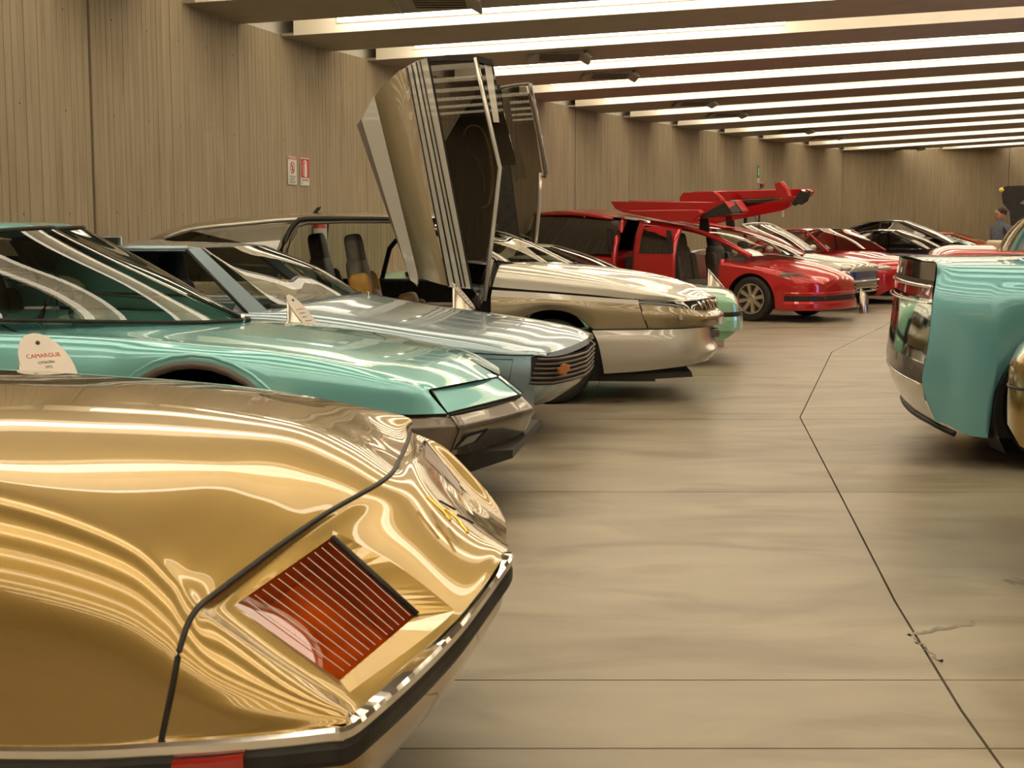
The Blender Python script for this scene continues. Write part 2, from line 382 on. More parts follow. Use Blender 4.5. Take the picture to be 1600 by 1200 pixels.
for x, bay, wv in ((-.72, 8, .8), (.62, 10, .8), (1.45, 11, .8), (3.35, 13, .75), (4.35, 14, .75), (6.9, 16, .75), (8.3, 17, .75), (12.6, 19, .75)):
    yv = near[bay + 4] + .72 + (.4 if bay == 19 else 0)
    vt = empty('ceiling_vent', 'grey ceiling vent with two side flaps under the %s visible ceiling panel' % {8: 'first', 10: 'third', 11: 'fourth', 13: 'sixth', 14: 'seventh', 16: 'ninth', 17: 'tenth', 19: 'last'}[bay], 'ceiling vent', (x, yv, zc(x, yv)), 0, 'ceiling vents')
    MB().box((-wv / 2 + .1, -.42, -.02), (wv / 2 - .1, .42, .02)).build('grille', 'grey', vt)
    for s_ in (-1, 1):
        MB().prism([(s_ * (wv / 2 - .1), -.02), (s_ * wv / 2, -.075), (s_ * (wv / 2 + .02), -.06), (s_ * (wv / 2 - .05), .01)], -.40, .40).build('flap', 'grey', vt)
    for k in range(5): MB().box((-wv / 2 + .14, -.36 + k * .16, -.032), (wv / 2 - .14, -.32 + k * .16, -.02)).build('slat', 'wheelarch', vt)
# added glowing door on the right, unseen, for bluish glints on the cars
y0_ = 16.0; x0_ = lerp_pl(RW, y0_) - .06
d2 = bpy.data.objects.new('added_blue_door', None); C.objects.link(d2); struct(d2); d2.location = (x0_, y0_, 0); d2.rotation_euler = (0, 0, R(-17))
MB().box((-.03, -1.0, .05), (0, 1.0, 2.3)).build('pane', pr('added blue glow pane', (.4, .6, 1), emit=(.30, .52, 1), es=5), d2)
MB().prism([(-1.1, 0), (-1.0, 0), (-1.0, 2.3), (1.0, 2.3), (1.0, 0), (1.1, 0), (1.1, 2.4), (-1.1, 2.4)], -.06, .02, 'x').build('door_frame', 'grey', d2)
MB().box((-.06, -.04, 0), (.01, .04, 2.3)).build('mullion', 'grey', d2)
# stains on the slabs
def stain(pts, wd, seed):
    rn = random.Random(seed); V = []; n = len(pts)
    up = [(x + rn.uniform(-1, 1) * wd * .4, y + wd * rn.uniform(.3, 1), .0012) for x, y in pts]; dn = [(x + rn.uniform(-1, 1) * wd * .4, y - wd * rn.uniform(.3, 1), .0012) for x, y in pts[::-1]]
    V = up + dn; o = mk('stain', V, [(i, i + 1, 2 * n - 2 - i, 2 * n - 1 - i) for i in range(n - 1)], 'stain', fl); return o
for (xa, ya, xb, yb_), wd, sd_ in (((1.37, 4.76, 1.66, 4.92), .022, 2), ((1.385, 4.72, 1.40, 4.45), .015, 5), ((1.98, 5.48, 2.35, 5.62), .06, 3), ((1.78, 4.56, 2.1, 4.64), .03, 4), ((.62, 11.1, .92, 11.25), .05, 6), ((2.30, 8.98, 2.36, 9.0), .012, 8), ((2.62, 9.1, 2.66, 9.12), .012, 9)):
    n_ = 16; rn = random.Random(sd_); stain([(xa + (xb - xa) * k / n_ + rn.uniform(-1, 1) * .01, ya + (yb_ - ya) * k / n_ + rn.uniform(-1, 1) * wd * .6) for k in range(n_ + 1)], wd, sd_)
# ================================================================ car helpers
class Frame:
    """a car's own axes: origin on the floor under its nose, x forward, y to its left, z up"""
    def __init__(s, x, y, deg):
        s.o = (x, y); s.a = R(deg); s.f = (math.cos(s.a), math.sin(s.a)); s.l = (-math.sin(s.a), math.cos(s.a))
    def ray(s, px, py):
        a = (px - 800) / FP; b = -(py - 600) / FP; c_, s_ = math.cos(PITCH), math.sin(PITCH)
        return (a, c_ + b * s_, -s_ + b * c_)
    def loc(s, X, Y, Z): return Vector(((X - s.o[0]) * s.f[0] + (Y - s.o[1]) * s.f[1], (X - s.o[0]) * s.l[0] + (Y - s.o[1]) * s.l[1], Z))
    def P(s, px, py, l):          # measured point that lies in the plane y = l of the car
        d = s.ray(px, py); t = (l + s.o[0] * s.l[0] + s.o[1] * s.l[1]) / (d[0] * s.l[0] + d[1] * s.l[1])
        return s.loc(d[0] * t, d[1] * t, CAMH + d[2] * t)
    def PX(s, px, py, x):
        d = s.ray(px, py); t = (x + s.o[0] * s.f[0] + s.o[1] * s.f[1]) / (d[0] * s.f[0] + d[1] * s.f[1])
        return s.loc(d[0] * t, d[1] * t, CAMH + d[2] * t)
    def PZ(s, px, py, z):
        d = s.ray(px, py); t = (z - CAMH) / d[2]
        return s.loc(d[0] * t, d[1] * t, z)
def cr(p0, p1, p2, p3, t):
    return .5 * (2 * p1 + (p2 - p0) * t + (2 * p0 - 5 * p1 + 4 * p2 - p3) * t * t + (3 * p1 - p0 - 3 * p2 + p3) * t ** 3)
def spline(pts, n, lin=False):
    pts = [Vector(p) for p in pts]; out = []; m = len(pts)
    for i in range(m - 1):
        a = pts[i - 1] if i else 2 * pts[0] - pts[1]; d = pts[i + 2] if i + 2 < m else 2 * pts[-1] - pts[-2]
        for k in range(n):
            t = k / n
            out.append(pts[i].lerp(pts[i + 1], t) if lin else cr(a, pts[i], pts[i + 1], d, t))
    return out + [pts[-1]]
def dense(grid, nu, nv, lu=False, lv=False):
    rows = [spline(r, nv, lv) for r in grid]
    cols = [spline([r[j] for r in rows], nu, lu) for j in range(len(rows[0]))]
    return [[cols[j][i] for j in range(len(cols))] for i in range(len(cols[0]))]
def surf(name, grid, m, parent, nu=6, nv=6, mirror=False, holes=(), lu=False, lv=False, thick=0, label=None, pts=None):
    """smooth panel through a grid of points; holes are control cells (i0, i1, j0, j1) left open"""
    D = pts or dense(grid, nu, nv, lu, lv); a = len(D); b = len(D[0])
    V = [p for r in D for p in r]; F = []
    for i in range(a - 1):
        for j in range(b - 1):
            if any(h[0] * nu <= i < h[1] * nu and h[2] * nv <= j < h[3] * nv for h in holes): continue
            F.append((i * b + j, i * b + j + 1, (i + 1) * b + j + 1, (i + 1) * b + j))
    if mirror:
        n = len(V); V = V + [Vector((p[0], -p[1], p[2])) for p in V]; F = F + [tuple(k + n for k in f[::-1]) for f in F]
    o = mk(name, V, F, m, parent, True, label)
    bm = bmesh.new(); bm.from_mesh(o.data); bmesh.ops.remove_doubles(bm, verts=bm.verts, dist=1e-5)
    bmesh.ops.dissolve_degenerate(bm, edges=bm.edges[:], dist=1e-5)
    bmesh.ops.recalc_face_normals(bm, faces=bm.faces[:]); bm.to_mesh(o.data); bm.free()
    o.data.polygons.foreach_set('use_smooth', [True] * len(o.data.polygons))
    if thick:
        md = o.modifiers.new('thickness', 'SOLIDIFY'); md.thickness = thick; md.offset = 0
    return o
def line(name, pts, r, m, parent, n=6, smooth_=4, mirror=False, label=None):
    pts = spline(pts, smooth_) if smooth_ > 1 else [Vector(p) for p in pts]
    mb = MB().tube(pts, r, n)
    if mirror: mb.tube([(p[0], -p[1], p[2]) for p in pts], r, n)
    return mb.build(name, m, parent, True, label)
def rail(name, path, z0, z1, out, m, parent, n=4, back=.01, smooth_=True, label=None):
    """strip swept along a path; section from z0 to z1 (relative), standing proud by out"""
    pts = spline(path, n) if smooth_ else [Vector(p) for p in path]
    V = []; F = []
    for i, p in enumerate(pts):
        a = pts[max(i - 1, 0)]; b = pts[min(i + 1, len(pts) - 1)]; t = Vector((b.x - a.x, b.y - a.y, 0)).normalized(); nn = Vector((t.y, -t.x, 0))
        e = (z1 - z0) * .25
        for o_, z in ((-back, z0), (out * .7, z0), (out, z0 + e), (out, z1 - e), (out * .7, z1), (-back, z1)): V.append(p + nn * o_ + Vector((0, 0, z)))
    for i in range(len(pts) - 1):
        for k in range(6): F.append((i * 6 + k, i * 6 + (k + 1) % 6, (i + 1) * 6 + (k + 1) % 6, (i + 1) * 6 + k))
    F.append((0, 1, 2, 3, 4, 5)); q = (len(pts) - 1) * 6; F.append((q + 5, q + 4, q + 3, q + 2, q + 1, q))
    mb = MB().add(V, F); return mb.build(name, m, parent, False, label, bevel=0)
def quad(name, a, b, c, d, m, parent, n=4, bulge=0, label=None, mirror=False):
    a, b, c, d = map(Vector, (a, b, c, d)); nrm = (b - a).cross(d - a).normalized(); D = []
    for i in range(n + 1):
        r = []
        for j in range(n + 1):
            u, v = i / n, j / n
            p = a.lerp(b, v).lerp(d.lerp(c, v), u); r.append(p + nrm * bulge * 16 * u * (1 - u) * v * (1 - v))
        D.append(r)
    return surf(name, None, m, parent, pts=D, nu=1, nv=1, label=label, mirror=mirror)
def carroot(fr, name, label, group=None, cat='car'): return empty(name, label, cat, (fr.o[0], fr.o[1], 0), fr.a, group)
def wheel(parent, x, l, r, side=-1, rim='alloy', spokes=8, width=.19, rimf=.64, style='spoke', name='wheel'):
    t = MB(); w2 = width / 2
    t.lathe([(rimf * r, -w2 * .75), (r * .88, -w2), (r * .965, -w2 * .85), (r, -w2 * .5), (r, w2 * .5), (r * .965, w2 * .85), (r * .88, w2), (rimf * r, w2 * .75), (rimf * r, -w2 * .75)], (x, l, r), 'y', 40)
    ty = t.build(name, 'tyre', parent, True)
    f = side * w2
    b = MB(); rr = rimf * r
    b.lathe([(rr * 1.0, f * .95), (rr * .93, f * .98), (rr * .88, f * .55), (rr * .88, -f * .7)], (x, l, r), 'y', 40)
    if style == 'disc':
        b.lathe([(rr * .9, f * .6), (rr * .75, f * .85), (rr * .45, f * .9), (rr * .2, f * .8), (.001, f * .85)], (x, l, r), 'y', 40)
    b.lathe([(rr * .30, f * .5), (rr * .30, f * .78), (rr * .22, f * .85), (rr * .2, f * .6), (.001, f * .6)], (x, l, r), 'y', 24)
    if style == 'spoke':
        for k in range(spokes):
            a = 2 * math.pi * k / spokes + .2; ca, sa = math.cos(a), math.sin(a); hw = rr * .13
            P_ = lambda q, e, y: (x + ca * q - sa * e, l + y, r + sa * q + ca * e)
            V = [P_(rr * .25, -hw, f * .55), (P_(rr * .25, hw, f * .55)), P_(rr * .9, hw * 1.2, f * .55), P_(rr * .9, -hw * 1.2, f * .55),
                 P_(rr * .25, -hw * .7, f * .8), P_(rr * .25, hw * .7, f * .8), P_(rr * .9, hw, f * .93), P_(rr * .9, -hw, f * .93)]
            b.add(V, [(0, 1, 2, 3), (4, 5, 6, 7), (0, 1, 5, 4), (1, 2, 6, 5), (2, 3, 7, 6), (3, 0, 4, 7)])
    b.build('rim', rim, ty, False)
    d = MB().lathe([(.001, f * .45), (rr * .9, f * .45)], (x, l, r), 'y', 24); d.build('brake_disc', 'dark', ty, True)
    return ty
def tab(tb, x):
    """smooth lookup in a table of (x, a, b, ...) rows sorted by falling x"""
    n = len(tb)
    if x >= tb[0][0]: return tb[0][1:]
    if x <= tb[-1][0]: return tb[-1][1:]
    for i in range(n - 1):
        if tb[i][0] >= x >= tb[i + 1][0]:
            t = (tb[i][0] - x) / (tb[i][0] - tb[i + 1][0]); p1, p2 = tb[i], tb[i + 1]; p0 = tb[i - 1] if i else p1; p3 = tb[i + 2] if i + 2 < n else p2
            h = p1[0] - p2[0]; out = []
            for k in range(1, len(p1)):
                m1 = (p2[k] - p0[k]) / max(p0[0] - p2[0], 1e-6) * h; m2 = (p3[k] - p1[k]) / max(p1[0] - p3[0], 1e-6) * h
                if (p1[k] - p0[k]) * (p2[k] - p1[k]) <= 0 and i: m1 = 0
                if (p2[k] - p1[k]) * (p3[k] - p2[k]) <= 0 and i + 2 < n: m2 = 0
                out.append((2 * t ** 3 - 3 * t * t + 1) * p1[k] + (t ** 3 - 2 * t * t + t) * m1 + (-2 * t ** 3 + 3 * t * t) * p2[k] + (t ** 3 - t * t) * m2)
            return tuple(out)
def shell(root, tb, m, wheels=(), name='body', e=2.4, ws=.88, rs=.07, tuck=.05, nx=70, x0=None, x1=None, label=None, cut=None, top=True, flare=0, side_only=False, cap=True):
    """painted body from a table (x, centre height, shoulder height, half width, lower edge); wheels: (x, arch radius, hub height)"""
    x0 = tb[0][0] if x0 is None else x0; x1 = tb[-1][0] if x1 is None else x1
    xs = {round(x0 + (x1 - x0) * i / nx, 4) for i in range(nx + 1)}
    for wx, ar, hz in wheels:
        for k in range(19):
            q = wx + ar * math.cos(math.pi * k / 18)
            if x1 < q < x0: xs.add(round(q, 4))
        for q in (wx - ar - .0005, wx + ar + .0005):
            if x1 < q < x0: xs.add(q)
    xs = sorted(xs, reverse=True); D = []
    for x in xs:
        zc_, zs_, w_, lo = tab(tb, x); zb = lo; fl = 0
        for wx, ar, hz in wheels:
            if abs(x - wx) < ar: zb = max(zb, hz + math.sqrt(max(ar * ar - (x - wx) ** 2, 0)))
            if flare: fl = max(fl, flare * math.exp(-((x - wx) / (ar * 1.15)) ** 4))
        row = []
        if top:
            for k in range(11):
                u = k / 10; row.append(Vector((x, -ws * w_ * u, zc_ - (zc_ - zs_) * u ** e)))
        r_ = min(rs, (zs_ - lo) * .45)
        for k in range(1, 6):
            a = k / 5 * math.pi / 2; row.append(Vector((x, -(ws * w_ + (w_ - ws * w_) * math.sin(a)), zs_ - r_ * (1 - math.cos(a)))))
        z0_ = zs_ - r_; zb = min(zb, z0_ - .01)
        for k in range(1, 11):
            z = z0_ + (zb - z0_) * k / 10; q = (z0_ - z) / max(z0_ - lo, .05)
            row.append(Vector((x, -w_ * (1 + .012 * math.sin(math.pi * min(q * 1.3, 1)) - tuck * max(q - .35, 0) ** 2 * 2.4) - fl * min(1, q * 3), z)))
        D.append(row)
    if cap:      # close the nose and the tail
        for at_, q in ((0, D[0]), (len(D), D[-1])):
            zm = (q[0].z + q[-1].z) / 2; bow = .012 if at_ == 0 else -.012
            fan = [[Vector((p.x + bow * (1 - t), p.y * t, zm + (p.z - zm) * (.55 + .45 * t))) for p in q] for t in (.0, .5, .85)]
            fan[0] = [Vector((p.x, 0, p.z)) for p in fan[0]]
            D = fan + D if at_ == 0 else D + fan[::-1]
    o = surf(name, None, m, root, pts=D, nu=1, nv=1, mirror=True, label=label)
    for wx, ar, hz in wheels:        # dark wheel housing
        mb = MB(); zc_, zs_, w_, lo = tab(tb, wx)
        V = []; n = 16
        for k in range(n + 1):
            a = math.pi * k / n; r2 = ar - .004
            for y in (-w_ + .012, -w_ + .34): V.append((wx + r2 * math.cos(a), y, hz + r2 * math.sin(a)))
        F = [(2 * k, 2 * k + 1, 2 * k + 3, 2 * k + 2) for k in range(n)]
        mb.add(V, F).build('wheel_housing', 'black', root, True)
        MB().add([(p[0], -p[1], p[2]) for p in V], F).build('wheel_housing', 'black', root, True)
    return o
def under(root, x0, x1, w_, z0, z1):
    mb = MB().box((min(x0, x1), -w_, z0), (max(x0, x1), w_, z1)); return mb.build('underbody', 'black', root)
def stand(px, Y, label, h=.97, text=(), rz=0, r=.1, plate=True):
    """museum label stand: steel cylinder cut at a slant with a card on top"""
    x = (px - 800) / FP * Y; root = empty('label_stand', label, 'label stand', (x, Y, 0), rz, 'museum label stands')
    n = 24; sl = .95; V = []; F = []
    for k in range(n):
        a = 2 * math.pi * k / n; q = r * math.cos(a); V += [(q, r * math.sin(a), .0), (q, r * math.sin(a), h - .12 - sl * (q + r) * 1.2)]
    for k in range(n): j = (k + 1) % n; F.append((2 * k, 2 * j, 2 * j + 1, 2 * k + 1))
    F.append(tuple(2 * k + 1 for k in range(n)))
    MB().add(V, F).build('post', 'satin', root, True)
    return root
# ================================================================ 1  gold coupe in the foreground
G = Frame(-.03, 3.42, -8)
gold = carroot(G, 'coupe', 'gold wedge-nosed coupe with amber striped headlamps in the near left corner')
P = G.P
def Lx(x, l, z): return Vector((x, l, z))
r0 = [P(641, 675, .82), P(636, 692, .62), P(624, 718, .32), P(600, 750, 0), P(490, 815, -.33), P(345, 921, -.68), P(304, 957, -.79), P(282, 1010, -.85), P(268, 1080, -.875), P(252, 1155, -.88)]
F0 = [(p.y, p.x, p.z) for p in r0]
ls = (.82, .62, .32, 0, -.33, -.68, -.79, -.85, -.875, -.885)
fb = (.09, .055, .015, 0, .02, .095, .185, .36, .63, 1)     # share of the drop from crease to sill, back of the bonnet
ff = [(.786 - p.z) / (.786 - r0[-1].z) for p in r0]
hood = []
for px, pc, zl, q in ((None, 1.025, .37, 1), (None, 1.018, .375, 1), (0, 606, .385, .96), (150, 618, .39, .88), (300, 638, .395, .72), (440, 668, .40, .47), (530, 708, .405, .24)):
    if px is None: xx, z0 = {1.025: -2.2, 1.018: -1.75}[pc], pc
    else: t = P(px, pc, 0); xx, z0 = t.x, t.z
    row = []
    for k, l in enumerate(ls):
        f = fb[k] * q + ff[k] * (1 - q)
        sweep = (r0[k].x - r0[3].x) * (1 - q) ** 1.5
        row.append(Lx(xx + sweep - (.12 if k in (0,) else .0) * 0, l * (1 + .02 * q), z0 - (z0 - zl) * f))
    hood.append(row)
hood.append(r0)
# the far edge is seen in profile
for r, (px, py) in zip(hood[2:7], ((0, 586), (150, 595), (300, 611), (440, 633), (540, 651))):
    v = P(px, py, .82); r[0] = Lx(r[3].x, .82, v.z - (.0)); r[1].z = r[3].z + (v.z - r[3].z) * .6; r[2].z = r[3].z + (v.z - r[3].z) * .22
surf('bonnet', hood, 'gold', gold, 8, 8)
# nose panel, headlamp cells left open
r1 = [P(657, 681, .80), P(655, 694, .66), P(652, 722, .30), P(640, 776, 0), P(520, 829, -.30), P(361, 945, -.66), P(335, 975, -.77), P(350, 1045, -.84), P(355, 1100, -.865), P(350, 1151, -.875)]
r1b = [P(700, 703, .80), P(690, 727, .67), P(695, 760, .31), P(692, 812, 0), P(622, 885, -.31), P(452, 1012, -.68), P(430, 1035, -.77), P(450, 1080, -.83), P(452, 1112, -.855), P(450, 1142, -.865)]
r2 = [P(757, 763, .78), P(735, 775, .66), P(740, 805, .31), P(757, 856, 0), P(711, 954, -.32), P(546, 1082, -.70), P(532, 1093, -.77), P(535, 1106, -.82), P(535, 1118, -.84), P(533, 1131, -.85)]
r3 = [P(788, 806, .76), P(791, 825, .62), P(791, 846, .31), P(789, 866, 0), P(718, 963, -.33), P(570, 1100, -.71), P(552, 1114, -.77), P(548, 1119, -.81), P(545, 1126, -.83), P(541, 1132, -.84)]
surf('nose_panel', [r0, r1, r1b, r2, r3], 'gold', gold, 8, 8, holes=[(1, 3, 4, 5), (1, 3, 1, 2)])
D = dense([r0, r1, r1b, r2, r3], 8, 8)
def pocket(j0, j1, lens, lbl):
    a = [D[8][j] for j in range(j0 * 8, j1 * 8 + 1)]; b = [D[i][j1 * 8] for i in range(9, 25)]
    c = [D[24][j] for j in range(j1 * 8 - 1, j0 * 8 - 1, -1)]; d = [D[i][j0 * 8] for i in range(23, 8, -1)]
    rim = a + b + c + d; n8 = len(a) - 1; k = [0, len(a) - 1, len(a) - 1 + len(b), len(a) - 1 + len(b) + len(c), len(rim)]
    inner = []
    for s_ in range(4):
        p, q = lens[s_], lens[(s_ + 1) % 4]
        for t in range(k[s_], k[s_ + 1]): inner.append(p.lerp(q, (t - k[s_]) / (k[s_ + 1] - k[s_])))
    V = rim + inner; n = len(rim); F = [(i, (i + 1) % n, n + (i + 1) % n, n + i) for i in range(n)]
    hl = mk('headlamp', V, F, 'gold', gold, False); hl.data.polygons.foreach_set('use_smooth', [False] * len(F))
    line('seal', [lens[0], lens[3]], .007, 'black', hl, 6, 1)
    nrm = (lens[1] - lens[0]).cross(lens[3] - lens[0]).normalized()
    if nrm.z < 0: nrm = -nrm
    quad('lens', *lens, 'amber', hl, 8, .003 if (lens[1] - lens[0]).cross(lens[3] - lens[0]).z > 0 else -.003, label='amber glass lamp cover')
    dn = -nrm * .10; ctr = sum(lens, Vector()) / 4
    back = [ctr + (p - ctr) * .9 + dn for p in lens]
    mb = MB(); mb.add(lens + back, [(4, 5, 6, 7), (0, 1, 5, 4), (1, 2, 6, 5), (2, 3, 7, 6), (3, 0, 4, 7)]); mb.build('bowl', 'amber_in', hl)
    for i in range(12):
        t = (i + 1) / 13
        p = lens[1].lerp(lens[0], t) + nrm * .0042; q = lens[2].lerp(lens[3], t) + nrm * .0042; m_ = (p + q) / 2 + nrm * .002
        MB().tube([p.lerp(m_, .06), m_, q.lerp(m_, .06)], .0011, 4).build('demister_line', 'paper', hl)
    return hl
pocket(4, 5, [P(519, 839, -.315), P(366, 946, -.655), P(531, 1063, -.66), P(652, 960, -.36)], 'near')
pocket(1, 2, [P(662, 690, .72), P(660, 716, .40), P(722, 775, .36), P(716, 757, .68)], 'far')
line('shut_line', r0, .0065, 'black', gold, 6, 8)
MB().tube(spline([P(252, 1155, -.884), P(248, 1200, -.884), P(246, 1270, -.87)], 3), .006, 5).build('shut_line', 'black', gold)
# emblem of two chevrons on the crease
for (a, b, c_) in (((661, 778), (694, 800), (698, 815)), ((690, 795), (712, 812), (727, 833))):
    pts = [P(*a, .02), P(*b, -.0), P(*c_, -.035)]
for pts in ([(664, 780, .0), (682, 795, -.02), (701, 817, -.055)], [(694, 799, .0), (711, 814, -.02), (728, 836, -.06)]):
    line('chevron', [P(a, b, l) + Vector((.004, 0, .006)) for a, b, l in pts], .0045, pr('gold leaf', (.9, .62, .12), .15, metal=1) if 'gold leaf' not in bpy.data.materials else bpy.data.materials['gold leaf'], gold, 5, 3)
for pts in ([(684, 787, .05), (709, 801, .02)], [(712, 809, .03), (737, 822, .01)]):
    line('chevron', [P(a, b, l) + Vector((.004, 0, .008)) for a, b, l in pts], .003, 'dark', gold, 5, 1)
# bumper: chrome strip, black rubber, lower apron
bp = [Lx(-3.6, -.89, .40), Lx(-1.9, -.90, .385), P(0, 1164, -.89), P(252, 1158, -.885), P(400, 1148, -.875), P(505, 1137, -.86), P(541, 1131, -.84), P(575, 1104, -.79), P(628, 1058, -.64), P(680, 1008, -.45), P(718, 966, -.32), P(762, 907, -.13), P(791, 866, .0), Lx(-.015, .12, .58), Lx(-.06, .38, .55), Lx(-.13, .62, .52), Lx(-.20, .78, .48), Lx(-.40, .86, .46), Lx(-1.9, .9, .42), Lx(-3.6, .89, .40)]
rail('chrome_strip', [p + Vector((0, 0, 0)) for p in bp], -.028, .002, .018, 'chrome', gold, 6)
rail('rubber_strip', bp, -.075, -.028, .015, 'black', gold, 6)
rail('side_marker', [P(268, 1163, -.905), P(325, 1159, -.902), P(380, 1153, -.897)], -.062, -.032, .006, 'lens_red', gold, 2, label='red side marker lamp')
def inset(path, d, dz):
    out = []; pts = [Vector(p) for p in path]
    for i, p in enumerate(pts):
        a = pts[max(i - 1, 0)]; b = pts[min(i + 1, len(pts) - 1)]; t = Vector((b.x - a.x, b.y - a.y, 0)).normalized(); out.append(p - Vector((t.y, -t.x, 0)) * d + Vector((0, 0, dz)))
    return out
b2 = spline(bp, 5)
surf('lower_apron', None, 'gold', gold, pts=[inset(b2, 0, -.07), inset(b2, .012, -.13), inset(b2, .05, -.20), [Vector((p.x, p.y, max(p.z, .17))) for p in inset(b2, .10, -.26)]], nu=1, nv=1)
under(gold, -3.7, -.45, .72, .14, .40)
# the part outside the picture: sides, windscreen, roof, tail
tbg = [(-1.94, 1.02, .87, .895, .36), (-2.4, 1.0, .90, .9, .2), (-3.3, .98, .88, .88, .2), (-4.0, .94, .82, .80, .26), (-4.18, .78, .66, .7, .36)]
shell(gold, tbg, 'gold', [(-3.15, .36, .31)], 'rear_body', cap=False)
def cabin(root, m, xb, xr1, xr2, xe, zb0, zr, zb1, wb, wr, gl='glass', pillars=True, crown=.03, side='tint', roofm=None, mid=None, zbs=None, quarter=True, rr=.02, pm=None):
    """greenhouse: windscreen, roof, side and rear windows, pillars"""
    zbs = zbs if zbs is not None else zb0 - .02
    def row(x, z, w_, cr_, bow=0): return [Vector((x + bow * (1 - abs(q)), w_ * q, z + cr_ * (1 - q * q))) for q in (-1, -.5, 0, .5, 1)]
    ws_ = surf('windscreen', [row(xb, zb0, wb * .93, crown, .10), row((xb + xr1) / 2, (zb0 + zr) / 2 + .02, (wb * .93 + wr) / 2, crown, .08), row(xr1, zr, wr, crown, .05)], gl, root, 6, 6)
    surf('roof', [row(xr1, zr, wr, crown, .05), row((xr1 * 2 + xr2) / 3, zr + .02, wr, crown), row((xr1 + 2 * xr2) / 3, zr + .018, wr, crown), row(xr2, zr - .01, wr * .97, crown)], roofm or m, root, 6, 6)
    surf('rear_window', [row(xr2, zr - .01, wr * .97, crown, 0), row((xr2 + xe) / 2, (zr + zb1) / 2 + .02, (wr + wb * .9) / 2, crown, -.05), row(xe, zb1, wb * .88, crown, -.08)], gl, root, 6, 6)
    for s_ in (-1, 1):
        a, b, c_, d = (xb - .10, s_ * wb * .96, zbs), (xr1 - .05, s_ * wr, zr - .02), (xr2 + .05, s_ * wr * .97, zr - .03), (xe + .15, s_ * wb * .93, zb1 - .02)
        quad('side_window', a, b, c_, d, side, root, 4)
        if pillars:
            m_ = m; m = pm or m
            line('pillar', [(xb + .0, s_ * wb * .95, zb0 - .01), (xr1, s_ * wr, zr)], rr, m, root, 6, 1)
            line('roof_rail', [(xr1, s_ * wr, zr), ((xr1 + xr2) / 2, s_ * wr, zr + .012), (xr2, s_ * wr * .97, zr - .01)], rr * .9, m, root, 6, 3)
            line('pillar', [(xr2, s_ * wr * .97, zr - .01), (xe, s_ * wb * .9, zb1)], rr * 1.5, m, root, 6, 1)
            mx_ = (xr1 + xr2) / 2 - .1 if mid is None else mid
            line('pillar', [(mx_, s_ * wr, zr), (mx_ - .03, s_ * wb * .95, (zbs + zb1) / 2 - .01)], rr * 1.2, 'dark', root, 6, 1)
            m = m_
cabin(gold, 'gold', -1.9, -2.55, -3.25, -3.95, 1.0, 1.28, .98, .85, .62)
for x in (-1.02, -3.15):
    for l in (-.78, .78): wheel(gold, x, l, .30, -1 if l < 0 else 1, style='disc')
# ---------------------------------------------------------------- shared car pieces
def mirr(pts): return [Vector((p[0], -p[1], p[2])) for p in pts]
def mixrow(a, b, ls, fs):
    """row of points from a (centre) to b (shoulder): lateral positions ls, height share fs"""
    return [Vector((a.x + (b.x - a.x) * abs(l / b.y) ** 1.5, l, a.z + (b.z - a.z) * f)) for l, f in zip(ls, fs)]
def arch_clip(D, j0, wx, ar, hz):
    for r in D:
        top = r[j0]; low = r[-1]
        if abs(low.x - wx) < ar:
            zb = hz + math.sqrt(ar * ar - (low.x - wx) ** 2)
            if zb > low.z:
                zb = min(zb, top.z - .01); k = (top.z - zb) / max(top.z - low.z, 1e-4)
                for j in range(j0 + 1, len(r)): r[j].z = top.z + (r[j].z - top.z) * k
def housing(root, wx, ar, hz, w_, m='black', lip=None):
    for s_ in (-1, 1):
        V = []; n = 24
        for k in range(n + 1):
            a = math.pi * (-.18 + 1.36 * k / n); V += [(wx + ar * math.cos(a), s_ * w_, hz + ar * math.sin(a)), (wx + (ar + .03) * math.cos(a), s_ * (w_ - .34), hz + (ar + .03) * math.sin(a))]
        mk('wheel_housing', V, [(2 * k, 2 * k + 1, 2 * k + 3, 2 * k + 2) for k in range(n)], m, root, True)
        if lip:
            line('arch_lip', [(wx + (ar + lip[1] * .4) * math.cos(math.pi * k / 16), s_ * w_, hz + (ar + lip[1] * .4) * math.sin(math.pi * k / 16)) for k in range(-1, 18)], lip[1], lip[0], root, 8, 1)
def seat(root, x, l, z, m, m2=None, head=True, w_=.25, name='seat', tilt=.18, hh=.62):
    """front seat with cushion, curved backrest, bolsters and headrest"""
    def pad(cx, cz, hx, hz, hy, yy=l, rot=0, mat=m, nm=name, par=root, sub=2):
        bm = bmesh.new(); bmesh.ops.create_cube(bm, size=2)
        bmesh.ops.subdivide_edges(bm, edges=bm.edges[:], cuts=4, use_grid_fill=True)
        for v in bm.verts:
            n_ = Vector(v.co); L_ = max(abs(n_.x) ** 5 + abs(n_.y) ** 5 + abs(n_.z) ** 5, 1e-6) ** .2
            v.co = n_ / L_
        bm.transform(Matrix.Translation((cx, yy, cz)) @ Matrix.Rotation(rot, 4, 'Y') @ Matrix.Diagonal((hx, hy, hz, 1)))
        me = bpy.data.meshes.new(nm); bm.to_mesh(me); bm.free(); return link(nm, me, mat, par, True)
    c_ = pad(x, z, .27, .09, w_)
    pad(x - .30, z + hh * .5, .08, hh * .5, w_ * .82, rot=-tilt, nm='backrest', par=c_)
    for s_ in (-1, 1): pad(x - .26, z + hh * .42, .09, hh * .38, .045, yy=l + s_ * w_ * .85, rot=-tilt, mat=m2 or m, nm='bolster', par=c_)
    if head: pad(x - .36, z + hh + .03, .065, .15, w_ * .58, rot=-tilt, nm='headrest', par=c_)
    return c_
def disc(parent, c, r, n, m, name, ax='z', t=.004):
    mb = MB(); mb.lathe([(.0001, -t), (r, -t), (r, t), (.0001, t)], c, ax, n); return mb.build(name, m, parent)
